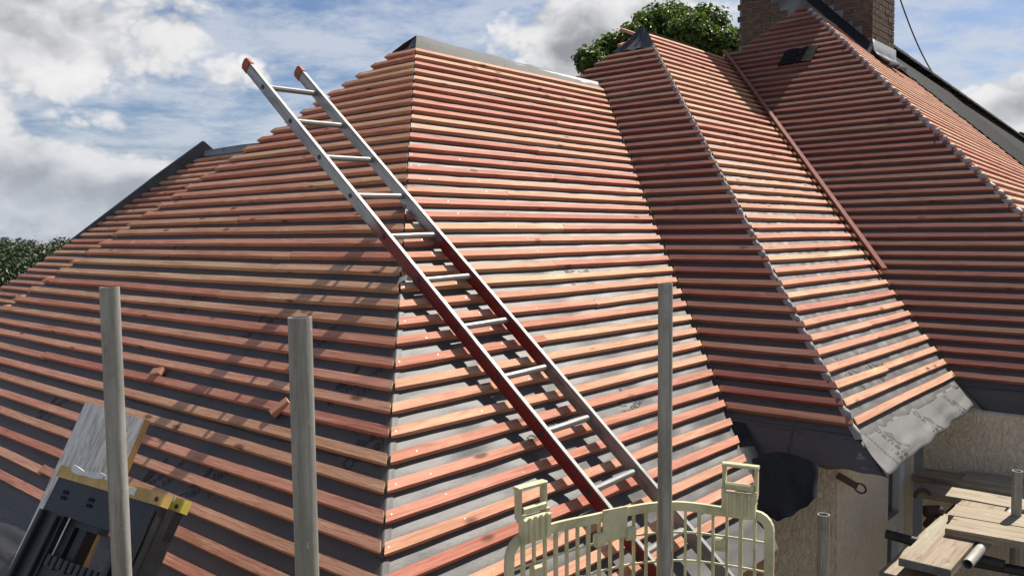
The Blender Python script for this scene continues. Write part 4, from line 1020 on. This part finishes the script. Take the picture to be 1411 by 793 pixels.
# ------------------------------------------------------------------ trees and ground
def leaf_cloud(blobs, count, size, shell=0.55, rnd=random, droop=0.3):
    vs, fs = [], []; tot = sum(r[0]*r[1] for _, r in blobs)
    for c, r in blobs:
        for _ in range(int(count*r[0]*r[1]/tot)):
            d = V(rnd.gauss(0, 1), rnd.gauss(0, 1), rnd.gauss(0, 1)).normalized()
            k = shell+(1-shell)*rnd.random()
            lump = 1+0.34*noise.noise(d*2.3+c*0.37)+0.30*noise.noise(d*5.1+c)
            p = c+V(d.x*r[0], d.y*r[0], d.z*r[1])*k*lump
            nn = (d+V(rnd.gauss(0, .5), rnd.gauss(0, .5), rnd.gauss(0.35, .5))).normalized(); x = nn.orthogonal().normalized(); x = (x*math.cos(a_ := rnd.random()*6.28)+nn.cross(x)*math.sin(a_)); y = nn.cross(x)
            s = size*rnd.uniform(0.6, 1.35); o = len(vs)
            vs += [p-x*s*0.5, p+y*s*0.28+nn*s*0.08, p+x*s*0.55-nn*s*0.12, p-y*s*0.28+nn*s*0.08]; fs += [(o, o+1, o+2), (o, o+2, o+3)]
    return vs, fs
def pxb(x, y, dep, rpx): p = from_px(x, y, dep); r = rpx*dep/CAM_F; return p, (r, r*0.9)
D_ = 24.0
blobs = [pxb(x, y, D_+o, r) for x, y, r, o in ((812, 84, 22, -1), (838, 72, 24, 0), (848, 60, 18, 0), (880, 55, 28, -.5), (905, 40, 34, 0), (930, 38, 36, 1), (950, 50, 34, -1), (975, 36, 30, 0), (995, 66, 30, -1), (1005, 60, 24, 1), (860, 92, 30, 0), (920, 85, 40, 0), (975, 90, 38, 0), (1010, 95, 30, 0), (830, 105, 30, 1), (900, 120, 60, 1), (970, 130, 60, 1))]
base = V(4.3, 25.0, -3.5)
chest = root('chestnut_tree', base, 'broad leafy green tree rising behind the middle roof ridge', 'tree')
m = MB(); m.sweep([base, base+V(0.05, 0, 2.5), base+V(0.1, 0.1, 5.5)], [[V(math.cos(a), math.sin(a), 0)*r for a in [2*PI*i/10 for i in range(10)]] for r in (0.42, 0.33, 0.2)])
for c, r in blobs[::2]:
    s0_ = base+V(0.05, 0, 3.0+random.random()); m.sweep([s0_, s0_.lerp(c, .5)+V(0, 0, .2), c], [[V(math.cos(a), math.sin(a), 0)*q for a in [2*PI*i/6 for i in range(6)]] for q in (0.13, 0.08, 0.03)])
m.build('trunk', M['bark'], chest, True)
vs, fs = leaf_cloud(blobs, 46000, 0.15, 0.55)
cr = link('crown', mesh('crown', vs, fs, M['leaf'], False), chest); cr['kind'] = 'stuff'
# tip of another tree above the right end of the tiled ridge
b2 = [pxb(1409, 189, 40, 7), pxb(1418, 196, 40, 12), pxb(1430, 210, 40, 18)]
base2 = V(24.5, 40.0, -6)
t2 = root('tree', base2, 'dark tree top just showing above the tiled ridge at the right edge', 'tree')
m = MB(); m.tube(base2, b2[0][0], 0.15, 8); m.build('trunk', M['bark'], t2)
vs, fs = leaf_cloud(b2, 1500, 0.28, 0.3); cr = link('crown', mesh('crown', vs, fs, M['leaf_far']), t2); cr['kind'] = 'stuff'
# far woodland
rw = random.Random(3); blobs = []
for i in range(420):
    y = rw.uniform(230, 420); x = -y*rw.uniform(0.30, 1.1); h = 9 + (y-230)/190*7.0
    gz = -16.0; top = gz+h*rw.uniform(0.85, 1.05)+2.2; r = rw.uniform(3.2, 6.0); blobs.append((V(x, y, top-r*0.9), (r, r)))
for i in range(160):
    y = rw.uniform(215, 235); x = -y*rw.uniform(0.30, 1.1); r = rw.uniform(2.5, 4.5); blobs.append((V(x, y, -16+rw.uniform(3, 9)), (r, r*1.1)))
vs, fs = leaf_cloud(blobs, 62000, 1.5, 0.75, rw)
wd_ = link('woodland', mesh('woodland', vs, fs, M['leaf_far'])); tag(wd_, 'dark green wooded skyline beyond the roof on the far left', 'woodland', kind='stuff')
vs, fs = [], []; RINGS = [0, 8, 16, 30, 50, 80, 120, 180, 260, 400, 800, 1600, 3500]; K = 40
for r in RINGS:
    for j in range(K):
        a = 2*PI*j/K; t = max(0, min(1, (r-25)/170)); t = t*t*(3-2*t); vs.append((r*math.cos(a), r*math.sin(a), -3.5-12.5*t))
for i in range(len(RINGS)-1):
    for j in range(K): fs.append((i*K+j, (i+1)*K+j, (i+1)*K+(j+1) % K, i*K+(j+1) % K))
g = link('ground', mesh('ground', vs, fs, M['yard'], True)); g['kind'] = 'structure'
